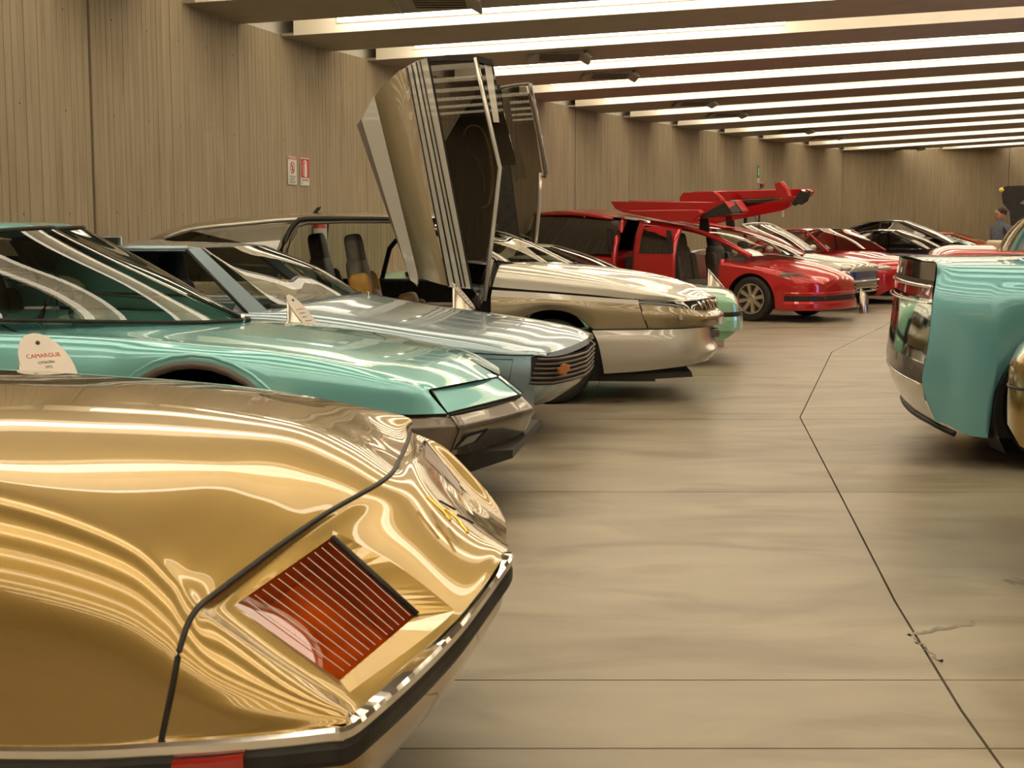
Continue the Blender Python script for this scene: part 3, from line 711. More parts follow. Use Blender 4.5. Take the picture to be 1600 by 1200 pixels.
def wiper(root, piv, mid, tip0, tip1, m='dark'):
    w_ = MB().tube([piv, mid, (Vector(tip0) + Vector(tip1)) / 2], [.012, .009, .005], 5).build('wiper', m, root, True)
    MB().tube([tip0, tip1], .007, 5).build('blade', 'black', w_)
    MB().lathe([(.001, -.02), (.013, -.02), (.013, .02), (.001, .022)], piv, 'z', 10).build('pivot', 'chrome', w_, True)
    return w_
# ================================================================ 2  teal coupe
T = Frame(.10, 7.30, -8); P = T.P
teal = carroot(T, 'coupe', 'teal green coupe with grey metal bumper and wiper, behind the gold car')
ls = (0, -.25, -.48, -.68, -.79); fs = (0, .10, .30, .68, 1)
front = [P(777, 588, -.04), P(757, 592, -.25), P(724, 598, -.48), P(688, 605, -.70), P(670, 610, -.775), P(682, 628, -.785), P(698, 646, -.79)]
rows = [front]
for (cx, cy), (sx, sy) in (((731, 557), (645, 600)), ((691, 545), (600, 589)), ((616, 533), (540, 574)), ((560, 522), (480, 563)), ((506, 514), (400, 552)), ((440, 506), (320, 545)), ((384, 500), (230, 538)), ):
    a, b = P(cx, cy, .08), P(sx, sy, -.80); a.y = 0
    r = mixrow(a, b, ls, fs)
    rows.append(r + [Vector((b.x + .005, -.835, (b.z + .54) / 2 + .05)), Vector((b.x + .01, -.845, .535))])
for x, zc_, zs_ in ((-2.15, .945, .86), (-2.7, .95, .87), (-3.5, .95, .87)):
    rows.append(mixrow(Lx(x, 0, zc_), Lx(x, -.80, zs_), ls, fs) + [Lx(x, -.84, .72), Lx(x, -.85, .535)])
D = dense(rows, 10, 5); arch_clip(D, 20, -1.52, .46, .29)
surf('bonnet', None, 'teal', teal, pts=D, nu=1, nv=1, mirror=True)
housing(teal, -1.52, .455, .29, .835, lip=('wheelarch', .022))
line('arch_flare', [(-1.52 + .52 * math.cos(math.pi * k / 16), -.832, .27 + .53 * math.sin(math.pi * k / 16)) for k in range(1, 16)], .014, 'teal', teal, 8, 1)
cov = [P(674, 610, -.76), P(777, 589, -.05), P(812, 617, -.05), P(699, 646, -.775)]
cv = quad('headlamp_cover', *[p + Vector((0, 0, -.002)) for p in cov], 'teal', teal, 10, -.008 if (cov[1] - cov[0]).cross(cov[3] - cov[0]).z < 0 else .008)
line('seal', cov + [cov[0]], .005, 'black', cv, 5, 1)
mc = mirr(cov); cv = quad('headlamp_cover', *mc, 'teal', teal, 10, .008); line('seal', mc + [mc[0]], .005, 'black', cv, 5, 1)
quad('nose_strip', cov[1], mc[1], mc[2], cov[2], 'teal', teal, 2)
line('shut_line', [cov[0], cov[1], mc[1], mc[0]], .004, 'black', teal, 5, 1)
# bumper
def bump(col):
    return col
cols = [[Lx(-1.08, -.848, .535), Lx(-1.08, -.878, .46), Lx(-1.08, -.86, .22)], [Lx(-.65, -.838, .53), Lx(-.65, -.868, .45), Lx(-.65, -.84, .22)],
        [P(698, 648, -.792), P(713, 671, -.805), P(698, 709, -.77)], [P(704, 649, -.785), P(719, 671, -.785), P(704, 711, -.745)], [P(760, 636, -.40), P(780, 655, -.40), P(755, 707, -.40)], [P(796, 624, -.15), P(816, 645, -.18), P(798, 690, -.15)],
        [P(814, 618, 0), P(836, 641, 0), P(822, 672, 0)]]
D = [[c_[k] for c_ in cols] for k in range(3)]
D[0:1] = [[p + Vector((-.05, 0, .0)) for p in D[0]], D[0]]
surf('bumper', D, 'gunmetal', teal, 3, 5, mirror=True, lu=True, lv=True)
line('bumper_seam', [P(700, 648, -.79) + Vector((.003, -.003, .004)), P(716, 671, -.80) + Vector((.006, -.003, .002)), P(701, 710, -.765) + Vector((.006, -.004, 0))], .004, 'black', teal, 5, 1)
a_, b_, c_, d_ = cols[3][1], cols[4][1], cols[4][2], cols[3][2]
def onf(u, v, o=.004): p = a_.lerp(b_, u).lerp(d_.lerp(c_, u), v); return p + Vector((o, -o, .0))
quad('lamp_frame', onf(.20, .28, .003), onf(.80, .22, .003), onf(.62, .62, .003), onf(.0, .82, .003), 'dark', teal, 1)
quad('front_lamp', onf(.24, .36, .008), onf(.62, .30, .008), onf(.50, .58, .008), onf(.06, .72, .008), 'lens_clear', teal, 1)
MB().prism([(-.35, .30), (-.02, .33), (-.02, .29), (-.33, .18)], -.55, .55).build('splitter', 'black', teal)
under(teal, -3.9, -.5, .70, .16, .54)
line('waist_seal', [Lx(-3.4, -.847, .536), Lx(-1.1, -.85, .536), Lx(-.65, -.84, .532), P(698, 648, -.793)], .007, 'black', teal, 5, 3)
line('waist_seal', [P(704, 648, -.785), P(760, 635, -.40), P(796, 623, -.15), P(814, 617, 0)], .006, 'black', teal, 5, 1)
line('door_seam', [P(2, 508, -.66), P(40, 524, -.74), P(78, 536, -.80), P(82, 544, -.815)], .005, 'black', teal, 5, 2)
# vent with slats
vc = P(208, 520, -.55)
vt = MB().lathe([(.0001, -.006), (1, -.006), (1, .001), (.0001, .001)], (0, 0, 0), 'z', 28)
vt.V = [(vc.x + v[0] * .175, vc.y + v[1] * .105, vc.z + .002 + v[2] + v[1] * .02 - v[0] * .015) for v in vt.V]
vent = vt.build('air_vent', 'dark', teal, True)
for k in range(10):
    q = -.85 + k * .19; h_ = math.sqrt(1 - q * q) * .098
    MB().tube([(vc.x + q * .165 + .02, vc.y - h_, vc.z + .006 - .02 * h_ / .1), (vc.x + q * .165 - .02, vc.y + h_, vc.z + .006 + .02 * h_ / .1)], .006, 5).build('slat', 'teal', vent)
# wrap-round windscreen
base = [Lx(-2.95, -.74, .95), Lx(-2.45, -.68, .945), Lx(-1.98, -.50, .93), Lx(-1.68, -.25, .915), P(384, 499, .0), Lx(-1.68, .25, .905), Lx(-1.98, .50, .905), Lx(-2.45, .68, .91), Lx(-2.95, .74, .92)]
topr = [Lx(-3.15, -.60, 1.33), Lx(-2.86, -.52, 1.365), Lx(-2.66, -.38, 1.39), Lx(-2.53, -.20, 1.40), P(90, 357, .0), Lx(-2.53, .20, 1.40), Lx(-2.66, .38, 1.39), Lx(-2.86, .52, 1.365), Lx(-3.15, .60, 1.33)]
midr = [(a + b) / 2 + Vector((.03, 0, .01)) for a, b in zip(base, topr)]
surf('windscreen', [base, midr, topr], 'glass', teal, 8, 6)
line('screen_seal', [p + Vector((.01, 0, 0)) for p in base], .011, 'dark', teal, 6, 5); line('screen_seal', topr, .013, 'dark', teal, 6, 5)
rf = [topr, [p + Vector((-.25, 0, .03)) for p in topr], [Lx(-3.7, y, 1.42 - abs(y) * .1) for y in (-.58, -.5, -.38, -.2, 0, .2, .38, .5, .58)], [Lx(-4.05, y * 1.1, 1.1 - abs(y) * .1) for y in (-.58, -.5, -.38, -.2, 0, .2, .38, .5, .58)]]
surf('roof', rf, 'teal', teal, 6, 5)
for s_ in (-1, 1): line('pillar', [(-2.95, s_ * .74, .94), (-3.15, s_ * .60, 1.33)], .03, 'dark', teal, 6, 1)
for s_ in (-1, 1): quad('side_window', (-2.97, s_ * .74, .94), (-3.95, s_ * .76, .94), (-3.75, s_ * .58, 1.33), (-3.17, s_ * .60, 1.33), 'tint', teal, 2)
wiper(teal, P(379, 497, -.05), P(300, 462, -.1), P(28, 446, -.42), P(248, 468, -.18))
MB().box((-3.2, -.66, .60), (-1.95, .66, .86)).build('dashboard', 'dark', teal, bevel=.04)
q1 = quad('inner_panel', P(-60, 404, .66), P(66, 398, .66), P(128, 478, .66), P(-60, 480, .66), 'teal', teal, 2, label='teal panel with louvres seen through the windscreen')
for k in range(5): MB().tube([P(-60, 417 + k * 5, .655), P(65, 418 + k * 5, .655)], .003, 4).build('louvre', 'black', q1)
line('cabin_seam', [P(86, 408, .655), P(89, 478, .655)], .004, 'black', teal, 4, 1)
mb = MB().tube([(-2.45 + .05 * math.sin(a), -.33 + .17 * math.cos(a), .94 + .16 * math.sin(a)) for a in [k * math.pi / 12 for k in range(24)]], .014, 6, closed=True); mb.build('steering_wheel', 'dark', teal, True)
seat(teal, -2.9, -.35, .55, 'dark'); seat(teal, -2.9, .35, .55, 'dark')
for x in (-1.52, -3.75):
    for l in (-.75, .75): wheel(teal, x, l, .31, -1 if l < 0 else 1)
shell(teal, [(-3.5, .95, .87, .845, .2), (-3.9, .92, .85, .83, .2), (-4.2, .80, .72, .74, .3)], 'teal', [(-3.75, .37, .31)], 'rear_body')
for q in (1, -1): surf('sill', [[Lx(-2.0, -.85 * q, .54), Lx(-2.7, -.85 * q, .54), Lx(-3.37, -.85 * q, .54)], [Lx(-2.0, -.84 * q, .20), Lx(-2.7, -.84 * q, .2), Lx(-3.37, -.84 * q, .2)]], 'gunmetal', teal, 1, 3)
# ================================================================ 3  ice blue wedge car
B = Frame(.55, 9.62, -8); P = B.P
blue = carroot(B, 'sports_car', 'low ice blue wedge sports car with a ribbed black grille wrapping round its nose')
ls = (0, -.28, -.54, -.72, -.80); fs = (0, .12, .36, .70, 1)
frontb = [P(921, 523, .0), P(916, 530, -.25), P(893, 541, -.50), P(868, 549, -.70), P(855, 552, -.775), P(854, 555, -.79), P(853, 557, -.795)]
rows = [frontb]
for (cx, cy), (sx, sy) in (((900, 513), (835, 549)), ((865, 505), (800, 545)), ((815, 496), (740, 534)), ((740, 486), (660, 523)), ((665, 475), (580, 511)), ((600, 464), (500, 500)), ((560, 458), (440, 494))):
    a, b = P(cx, cy, .0), P(sx, sy, -.80)
    zlo = P(sx, 555 if sx > 800 else 555 - (800 - sx) * .06, -.83).z
    rows.append(mixrow(a, b, ls, fs) + [Vector((b.x, -.825, b.z * .6 + zlo * .4)), Vector((b.x, -.83, zlo))])
for x, zc_, zs_ in ((-2.1, .93, .83), (-2.6, .93, .84), (-3.3, .93, .84), (-3.7, .93, .84)):
    rows.append(mixrow(Lx(x, 0, zc_), Lx(x, -.80, zs_), ls, fs) + [Lx(x, -.825, .74), Lx(x, -.83, .68)])
surf('bonnet', rows, 'blue', blue, 6, 5, mirror=True)
# darker lower flank and front apron
zl = lambda r: r[-1].z
D = [[r[-1] + Vector((0, .0, -.004)) for r in rows[1:]], [Vector((r[-1].x + .0, -.835, r[-1].z - .16)) for r in rows[1:]], [Vector((r[-1].x, -.81, .24)) for r in rows[1:]]]
DD = dense(D, 6, 6); DD = [[DD[i][j] for i in range(len(DD))] for j in range(len(DD[0]))]; arch_clip(DD, 0, -1.35, .40, .30)
flank = surf('flank', None, 'blue', blue, pts=DD, nu=1, nv=1); surf('flank', None, 'blue', blue, pts=[mirr(r) for r in DD], nu=1, nv=1)
line('side_seam', [r[-1] + Vector((0, -.004, 0)) for r in rows[1:9]], .005, 'black', blue, 5, 2)
hp = [P(735, 560, -.845), P(801, 562, -.845), P(796, 592, -.842), P(785, 603, -.84), P(735, 600, -.84)]
line('panel_line', hp, .0025, 'dark', blue, 4, 1)
housing(blue, -1.35, .395, .30, .825)
# grille: ribs that wrap the corner
def gp(u, z):   # u 0 at the rear edge of the grille on the near side, 1 at the centre of the nose
    pts = [P(829, 578, -.835), P(850, 580, -.83), P(866, 576, -.79), P(893, 567, -.55), P(912, 557, -.28), P(918, 549, 0)]
    k = min(int(u * 5), 4); return pts[k].lerp(pts[k + 1], u * 5 - k).xy.to_3d() + Vector((0, 0, z))
gz0, gz1 = .50, .62
za, zb_ = P(816, 601, -.83).z, P(832, 557, -.83).z
back = [[gp(u / 10, z) + Vector((.004, -.012, 0)) for u in range(11)] for z in (za, zb_)]
gr = surf('grille', back, 'black', blue, 1, 1, mirror=True, lu=True, lv=True)
for k in range(6):
    t = (k + .5) / 6; z = za + (zb_ - za) * t
    lean = (t - .5) * .09
    pts = [gp(u / 10, z) + Vector((lean * (1 - u / 10) * .7 + .02, -.022, 0)) for u in range(11)]
    pts = pts + [Vector((p.x, -p.y, p.z)) for p in pts[::-1][1:]]
    line('rib', pts, .0085, 'wheelarch', gr, 6, 1)
surf('blue_lip', [[p + Vector((.0, -.002, .002)) for p in (frontb[5], frontb[3], frontb[2], frontb[1], frontb[0])], [p + Vector((.012, -.006, -.035)) for p in (frontb[5], frontb[3], frontb[2], frontb[1], frontb[0])]], 'blue', blue, 2, 4, mirror=True)
ap = [gp(u / 10, za) for u in range(11)]
surf('apron', [ap, [p + Vector((-.05, .02, -.06)) for p in ap], [Vector((p.x - .22, p.y * .9, .24)) for p in ap]], 'blue', blue, 3, 1, mirror=True)
em = P(871, 576, -.79)
mb = MB().prism([(-.075, -.02), (-.035, -.02), (-.025, -.035), (.03, -.035), (.035, -.02), (.085, -.02), (.075, .02), (.035, .02), (.025, .035), (-.03, .035), (-.04, .02), (-.085, .02)], -.012, .012)
c45, s45 = math.cos(R(45)), math.sin(R(45))
mb.V = [(em.x + .045 + v[0] * c45 * .5 + v[1] * s45, em.y - .04 + v[0] * s45 * .5 - v[1] * c45, em.z + v[2] * .95 + v[0] * .12) for v in mb.V]
mb.build('badge', noisy('copper badge', (.45, .16, .06), (.5, .2, .08), ns=8, rough=.4, metal=.3), blue, label='copper coloured cross shaped badge')
line('bonnet_slot', [P(559, 477, -.38), P(640, 489, -.40), P(720, 503, -.42), P(791, 518, -.46)], .011, 'black', blue, 6, 3)
line('bonnet_seam', [P(793, 516, -.46), P(812, 507, -.2), P(824, 501, 0)], .0025, 'dark', blue, 5, 2)
under(blue, -3.9, -.45, .70, .15, .50)
# cabin
zt = 1.30
base = [P(434, 499, -.72), P(448, 496, -.66), P(500, 478, -.38), P(563, 458, 0)]
topb = [P(312, 388, -.60), P(322, 387, -.56), P(370, 385, -.3), P(412, 384, 0)]
bs = base + mirr(base[:3])[::-1]; tp = topb + mirr(topb[:3])[::-1]
surf('windscreen', [bs, [(a + b) / 2 + Vector((.03, 0, .02)) for a, b in zip(bs, tp)], tp], 'glass', blue, 6, 5)
line('screen_seal', bs, .012, 'dark', blue, 6, 3)
for s_ in (-1, 1):
    f = lambda p: Vector((p[0], p[1] * -s_, p[2]))
    a, b, c_, d = P(293, 388, -.63), P(313, 387, -.61), P(434, 500, -.75), P(398, 500, -.79)
    quad('pillar', f(a), f(b), f(c_), f(d), 'blue', blue, 3, label=None)
    line('window_seal', [f(P(150, 392, -.63)), f(P(291, 390, -.635)), f(P(396, 500, -.79))], .012, 'black', blue, 6, 1)
tl = P(312, 388, -.60)
rr_ = [[Lx(tp[3].x - (0 if k == 0 else 0), l, z) for l, z in ()] for k in range(0)]
rfr = [tp, [p + Vector((-.25, 0, .018)) for p in tp], [Lx(-2.95, p.y, tp[3].z + .03 - abs(p.y) * .06) for p in tp], [Lx(-3.3, p.y, tp[3].z + .02 - abs(p.y) * .06) for p in tp], [Lx(-3.75, p.y, 1.05 - abs(p.y) * .05) for p in tp]]
surf('roof', rfr, 'blue', blue, 6, 5)
line('roof_rail', [P(293, 388, -.63), P(200, 388, -.64), P(150, 389, -.64)], .022, 'blue', blue, 6, 1, mirror=False)
line('roof_rail', mirr([P(293, 388, -.63), P(200, 388, -.64), P(150, 389, -.64)]), .022, 'blue', blue, 6, 1)
shell(blue, [(-3.7, .95, .84, .83, .2), (-3.85, .95, .84, .83, .2), (-4.02, .9, .8, .8, .28)], 'blue', [], 'rear_body', nx=10)
# scoop on the roof
s0, s1 = P(137, 382, -.22), P(189, 381, -.22); zt_ = P(150, 369, -.22).z
mb = MB(); mb.add([(s0.x - .35, -.2, zt_ - .0), (s0.x - .35, .2, zt_), (s1.x - .16, .2, zt_), (s1.x, -.2, zt_), (s0.x - .35, -.22, s0.z - .05), (s0.x - .35, .22, s0.z - .05), (s1.x - .15, .22, s0.z - .05), (s1.x + .01, -.22, s0.z - .05)],
    [(0, 1, 2, 3), (4, 5, 6, 7), (0, 1, 5, 4), (1, 2, 6, 5), (2, 3, 7, 6), (3, 0, 4, 7)])
sco = mb.build('roof_scoop', 'blue', blue, bevel=.01)
MB().box((s0.x + .0, -.245, s0.z - .004), (s1.x - .01, -.19, zt_ - .010)).build('intake', 'black', sco)
# cabin inside
MB().box((-3.6, -.70, .35), (-2.35, .70, .72)).build('cabin_tub', 'dark', blue)
MB().prism([(-2.35, .55), (-1.75, .55), (-1.75, .84), (-2.05, .90), (-2.35, .86)], -.68, .68).build('dashboard', 'dark', blue, bevel=.02)
seat(blue, -2.75, -.33, .48, 'dark', hh=.55); seat(blue, -2.75, .33, .48, 'dark', hh=.55)
MB().prism([(-3.45, .7), (-3.3, .7), (-3.15, 1.22), (-3.3, 1.25)], -.62, .62).build('bulkhead', 'dark', blue)
far = mirr([P(297, 392, -.66), P(390, 495, -.79)])
quad('side_window', Lx(-2.4, .70, .92), Lx(-3.3, .72, .92), Lx(-3.3, .64, 1.24), Lx(-2.9, .63, 1.25), 'glass', blue, 1)
qv = MB().prism([(-.12, 0), (.10, 0), (-.03, .15)], -.004, .004); p0 = P(383, 500, -.72)
qv.V = [(v[0] + p0.x - .0, v[1] + p0.y, v[2] + p0.z) for v in qv.V]; qv.build('quarter_panel', 'lower', blue)
line('wiper', [P(450, 497, -.62), P(500, 478, -.42), P(540, 468, -.25), P(556, 466, -.12)], .016, 'dark', blue, 6, 3)
disc(blue, P(577, 462, -.05) + Vector((0, 0, .01)), .014, 10, 'chrome', 'wiper_pivot', t=.02)
line('aerial', [P(395, 497, -.80), P(427, 517, -.83), P(428, 523, -.835)], .006, 'black', blue, 5, 1)
for x in (-1.35, -3.35):
    for l in (-.74, .74): wheel(blue, x, l, .30, -1 if l < 0 else 1)
# ================================================================ 4  champagne silver estate with scissor doors
Z = Frame(1.72, 11.88, -2); P = Z.P
zab = carroot(Z, 'concept_estate', 'champagne silver and bronze estate with tall upright scissor doors')
def zr(c, sh, s2, l2=-.80):
    a, b, d = P(*c, 0), P(*s2, -.66), P(*sh, l2)
    return [a, a.lerp(b, .4) + Vector((0, 0, (a.z - b.z) * .15 + .008)), a.lerp(b, .75) + Vector((0, 0, (a.z - b.z) * .1 + .006)), b, b.lerp(d, .45) + Vector((0, -.06, .02)), d]
rows = [[P(1119, 464, 0), P(1113, 465, -.25), P(1103, 466, -.45), P(1085, 469, -.60), P(1072, 470.5, -.68), P(1060, 471, -.74)],
        zr((1100, 454), (1030, 470), (1045, 461), -.775), zr((1075, 442), (985, 467), (1000, 448), -.79), zr((1030, 429), (930, 461), (950, 435)), zr((970, 419), (870, 456), (890, 425)), zr((905, 412), (815, 452), (835, 417)), zr((880, 408), (769, 448), (785, 411))]
surf('bonnet', rows, 'silver', zab, 8, 5, mirror=True)
ed = [r[-1] for r in rows[1:]]
for q in (1, -1): surf('groove', [[Vector((p.x, p.y * q, p.z - .001)) for p in ed], [Vector((p.x, (p.y + .012) * q, p.z - .032)) for p in ed]], 'dark', zab, 1, 3)
sb = [P(997, 469, -.835), P(940, 465, -.842), P(850, 458, -.845), P(769, 453, -.845)]
sc_ = [P(999, 476, -.845), P(940, 472, -.852), P(850, 467, -.855), P(767, 463, -.855)]
surf('side_strip', [sb, sc_], 'lower', zab, 1, 4); surf('side_strip', [mirr(sb), mirr(sc_)], 'lower', zab, 1, 4)
mid = [P(1004, 494, -.855), P(940, 493, -.862), P(850, 485, -.865), P(767, 485, -.865)]
low = [P(1012, 514, -.85), P(930, 515, -.855), P(850, 515, -.855), P(767, 515, -.855)]
wx = P(862, 555, -.85).x
D = [list(r) for r in zip(*dense([sc_, mid, low], 6, 12))]; arch_clip(D, 0, wx, .415, .335)
surf('front_wing', None, 'bronze', zab, pts=D, nu=1, nv=1); surf('front_wing', None, 'bronze', zab, pts=[mirr(r) for r in D], nu=1, nv=1)
housing(zab, wx, .41, .335, .85)
line('shut_line', [P(993, 467, -.80), P(1000, 477, -.85), P(1013, 515, -.857)], .005, 'black', zab, 5, 1)
# nose block under the lamps
n0 = [P(999, 476, -.845), P(1040, 479, -.82), P(1075, 483, -.74), P(1092, 485, -.60), P(1110, 483, -.35), P(1122, 481, 0)]
n1 = [P(1005, 494, -.86), P(1045, 496, -.835), P(1082, 497, -.75), P(1105, 495, -.60), P(1122, 492, -.35), P(1131, 490, 0)]
n2 = [P(1012, 514, -.85), P(1045, 513, -.83), P(1082, 512, -.74), P(1105, 510, -.58), P(1122, 507, -.35), P(1130, 505, 0)]
nb = surf('nose_block', [n0, n1, n2], 'bronze', zab, 4, 5, mirror=True)
h0 = [P(993, 467, -.805), P(1030, 470, -.79), P(1060, 472, -.74), P(1085, 470, -.60), P(1104, 467, -.45), P(1120, 465, 0)]
hh_ = [h0, [(a + b) / 2 + Vector((.0, -.012, 0)) for a, b in zip(h0, n0)], n0]
hl = surf('lamp_band', [[p for p in r] for r in hh_], 'blackglass', zab, 2, 4, mirror=True)
for k in range(5):
    t = k / 4; u = 3.2 + t * 1.5; i = int(u); a = h0[i].lerp(h0[min(i + 1, 5)], u - i); b = n0[i].lerp(n0[min(i + 1, 5)], u - i)
    MB().tube([a.lerp(b, .12) + Vector((.006, -.006, 0)), a.lerp(b, .88) + Vector((.012, -.006, 0))], .010, 5).build('bar', 'chrome', hl, True)
mk('indicator', [P(1058, 492, -.80) + Vector((.01, -.03, 0)), P(1063, 492, -.79) + Vector((.01, -.03, 0)), P(1065, 499, -.78) + Vector((.01, -.035, 0)), P(1060, 500, -.79) + Vector((.01, -.035, 0))], [(0, 1, 2, 3)], 'lens_clear', nb)
b0 = [P(925, 516, -.855), P(1000, 515, -.86), P(1055, 514, -.83), P(1088, 512, -.74), P(1102, 510.5, -.60), P(1112, 508, -.3), P(1115, 507, 0)]
b1 = [P(934, 535, -.87), P(1000, 536, -.875), P(1060, 537, -.85), P(1092, 537, -.76), P(1107, 536, -.60), P(1116, 531, -.3), P(1118, 528, 0)]
b2_ = [P(940, 560, -.87), P(1000, 560, -.875), P(1062, 558, -.85), P(1100, 555, -.74), P(1116, 550, -.60), P(1122, 545, -.3), P(1122, 542, 0)]
b3 = [P(944, 584, -.84), P(1000, 580, -.84), P(1062, 573, -.80), P(1092, 567, -.70), P(1108, 561, -.52), P(1114, 554, -.3), P(1115, 550, 0)]
surf('bumper', [b0, b1, b2_, b3], 'lower', zab, 5, 5, mirror=True)
line('waist_seal', [p + Vector((0, -.002, .004)) for p in b0], .006, 'black', zab, 5, 3)
tow = MB().box((-.08, -.40, .50), (-.01, -.20, .57)); tow.build('towing_panel', 'gunmetal', zab, bevel=.01)
mb = MB().prism([(P(950, 583, -.8).x, .225), (P(1080, 572, -.7).x, .25), (P(1082, 580, -.7).x, .21), (P(968, 592, -.8).x, .175)], -.74, .74); mb.build('splitter', 'black', zab)
under(zab, -4.45, -.55, .72, .17, .5)
# rear body below the windows
tbz = [(-3.42, .92, .87, .86, .2), (-3.9, .92, .87, .84, .2), (-4.3, .92, .87, .83, .2), (-4.62, .86, .80, .78, .3)]
shell(zab, tbz, 'bronze', [(-3.95, .40, .335)], 'rear_body', cap=False)
MB().box((-3.6, -.80, .30), (-1.65, .80, .42)).build('cabin_floor', 'dark', zab)
# roof and pillars
def rs(px, py, l, zoff=0): p = P(px, py, 0); return Lx(p.x, l, p.z + zoff)
rp = [(249, 374), (262, 365), (290, 354), (330, 345), (400, 337), (480, 333.5), (560, 332), (640, 332), (690, 334)]
RR = []
for px, py in rp: 
    p = P(px, py, 0); RR.append([Lx(p.x, l, p.z - abs(l / .66) ** 2.5 * .065) for l in (-.66, -.5, -.25, 0, .25, .5, .66)])
surf('roof', RR, 'bronze', zab, 4, 4)
line('roof_rail', [P(256, 372, -.70), P(300, 358, -.69), P(385, 349, -.685), P(455, 343, -.68), P(560, 341, -.68), P(640, 342, -.67), P(690, 346, -.66)], .017, 'silver', zab, 6, 4)
line('roof_rail', mirr([P(256, 372, -.70), P(300, 358, -.69), P(385, 349, -.685), P(455, 343, -.68), P(560, 341, -.68), P(640, 342, -.67), P(690, 346, -.66)]), .017, 'silver', zab, 6, 4)
def zwin(s_):
    f = lambda p: Vector((p.x, p.y * -s_, p.z))
    mk('side_window', [f(P(258, 374, -.72)), f(P(300, 361, -.71)), f(P(385, 352, -.70)), f(P(448, 349, -.70)), f(P(432, 392, -.78)), f(P(428, 440, -.82)), f(P(262, 440, -.82))], [(0, 1, 2, 3, 4, 5, 6)], 'deeptint', zab)
    line('door_frame', [f(P(428, 445, -.83)), f(P(438, 395, -.79)), f(P(452, 362, -.73)), f(P(464, 347, -.70)), f(P(478, 342, -.69)), f(P(560, 342, -.69)), f(P(690, 344, -.68))], .022, 'black', zab, 6, 2)
    line('door_frame', [f(P(436, 445, -.82)), f(P(448, 392, -.78)), f(P(462, 362, -.73)), f(P(480, 349, -.70)), f(P(600, 347, -.70)), f(P(690, 349, -.69))], .013, 'wheelarch', zab, 6, 2)
zwin(-1)
line('door_frame', [Lx(-2.95, .83, .85), Lx(-2.85, .75, 1.2), Lx(-2.65, .69, 1.43), Lx(-2.40, .68, 1.43)], .022, 'black', zab, 6, 1)
mk('side_window', [Lx(-4.3, .72, 1.33), Lx(-3.6, .70, 1.42), Lx(-2.75, .70, 1.42), Lx(-2.95, .80, .9), Lx(-4.3, .78, .9)], [(0, 1, 2, 3, 4)], 'glass', zab)
MB().prism([(-.06, 0), (.06, 0), (.06, 1), (-.06, 1)], -.03, .03)
mbp = MB().box((-1.97, .60, .42), (-1.87, .70, 1.42)); mbp.build('centre_post', 'black', zab, bevel=.02)
# fin aerial
a0 = P(496, 333, 0); mk('roof_aerial', [a0 + Vector((-.05, 0, -.01)), a0 + Vector((.0, 0, .0)), a0 + Vector((.035, 0, .055)), a0 + Vector((-.005, 0, .045)), a0 + Vector((-.05, .012, -.01)), a0 + Vector((0, .012, 0)), a0 + Vector((.035, .012, .055)), a0 + Vector((-.005, .012, .045))], [(0, 1, 2, 3), (7, 6, 5, 4), (0, 4, 5, 1), (1, 5, 6, 2), (2, 6, 7, 3), (3, 7, 4, 0)], 'black', zab)
# windscreen
wb_ = [P(745, 402, -.72), P(775, 409, -.70), P(822, 417, -.55), P(870, 416, -.25), P(899, 411.5, 0)]
wt_ = [P(640, 348, -.64), P(650, 344, -.58), P(668, 340, -.4), P(682, 336, -.2), P(690, 333, 0)]
wb_ = wb_ + mirr(wb_[:4])[::-1]; wt_ = wt_ + mirr(wt_[:4])[::-1]
surf('windscreen', [wb_, [a.lerp(b, .5) + Vector((.04, 0, .03)) for a, b in zip(wb_, wt_)], wt_], 'glass', zab, 6, 5)
line('screen_band', [p + Vector((.012, 0, .006)) for p in wb_[1:8]], .010, 'dark', zab, 6, 4)
for s_ in (-1, 1): line('pillar', [(wb_[0].x, s_ * .72, wb_[0].z), ((wb_[0].x + wt_[0].x) / 2, s_ * .69, (wb_[0].z + wt_[0].z) / 2 + .03), (wt_[0].x, s_ * .64, wt_[0].z)], .022, 'dark', zab, 6, 3)
mk('mirror_patch', [P(765, 409, -.72), P(776, 411, -.72), P(776, 418, -.745), P(801, 424, -.76), P(770, 439, -.80), P(764, 438, -.80)], [(0, 1, 2, 3, 4, 5)], 'black', zab)
mb = MB().tube([P(766, 405, -.80), P(758, 448, -.86), P(741, 478, -.90)], [.03, .045, .05], 8); mb.build('hinge_arm', 'gunmetal', zab, True)
MB().prism([(-2.0, .45), (-1.6, .45), (-1.6, .95), (-1.75, 1.0), (-1.98, .93)], -.68, .68).build('dashboard', 'dark', zab, bevel=.03)
for (px, py, l) in ((560, 462, -.36), (503, 462, .36)):
    p = P(px, py, l); seat(zab, p.x + .34, l, .50, 'seat_grey', 'seat_ochre' if l < 0 else 'seat_grey', hh=.66, w_=.30)
seat(zab, -3.0, -.36, .5, 'seat_tan', head=False, hh=.4)
tn = P(640, 452, -.60)
s1_ = seat(zab, tn.x, -.5, .55, 'seat_tan', head=False, w_=.2, hh=.34, name='swivel_seat')
MB().box((-3.3, .05, .42), (-1.95, .40, .74)).build('centre_console', 'seat_tan', zab, bevel=.06)
MB().box((-3.4, .74, .42), (-1.9, .80, .93)).build('far_side_trim', 'dark', zab, bevel=.03)
s2_ = seat(zab, tn.x + .28, -.35, .52, 'seat_tan', head=False, w_=.2, hh=.34, name='swivel_seat')
for x in (wx, -3.95):
    for l in (-.76, .76): wheel(zab, x, l, .335, -1 if l < 0 else 1, style='disc', rimf=.72, rim='alloy', width=.2)
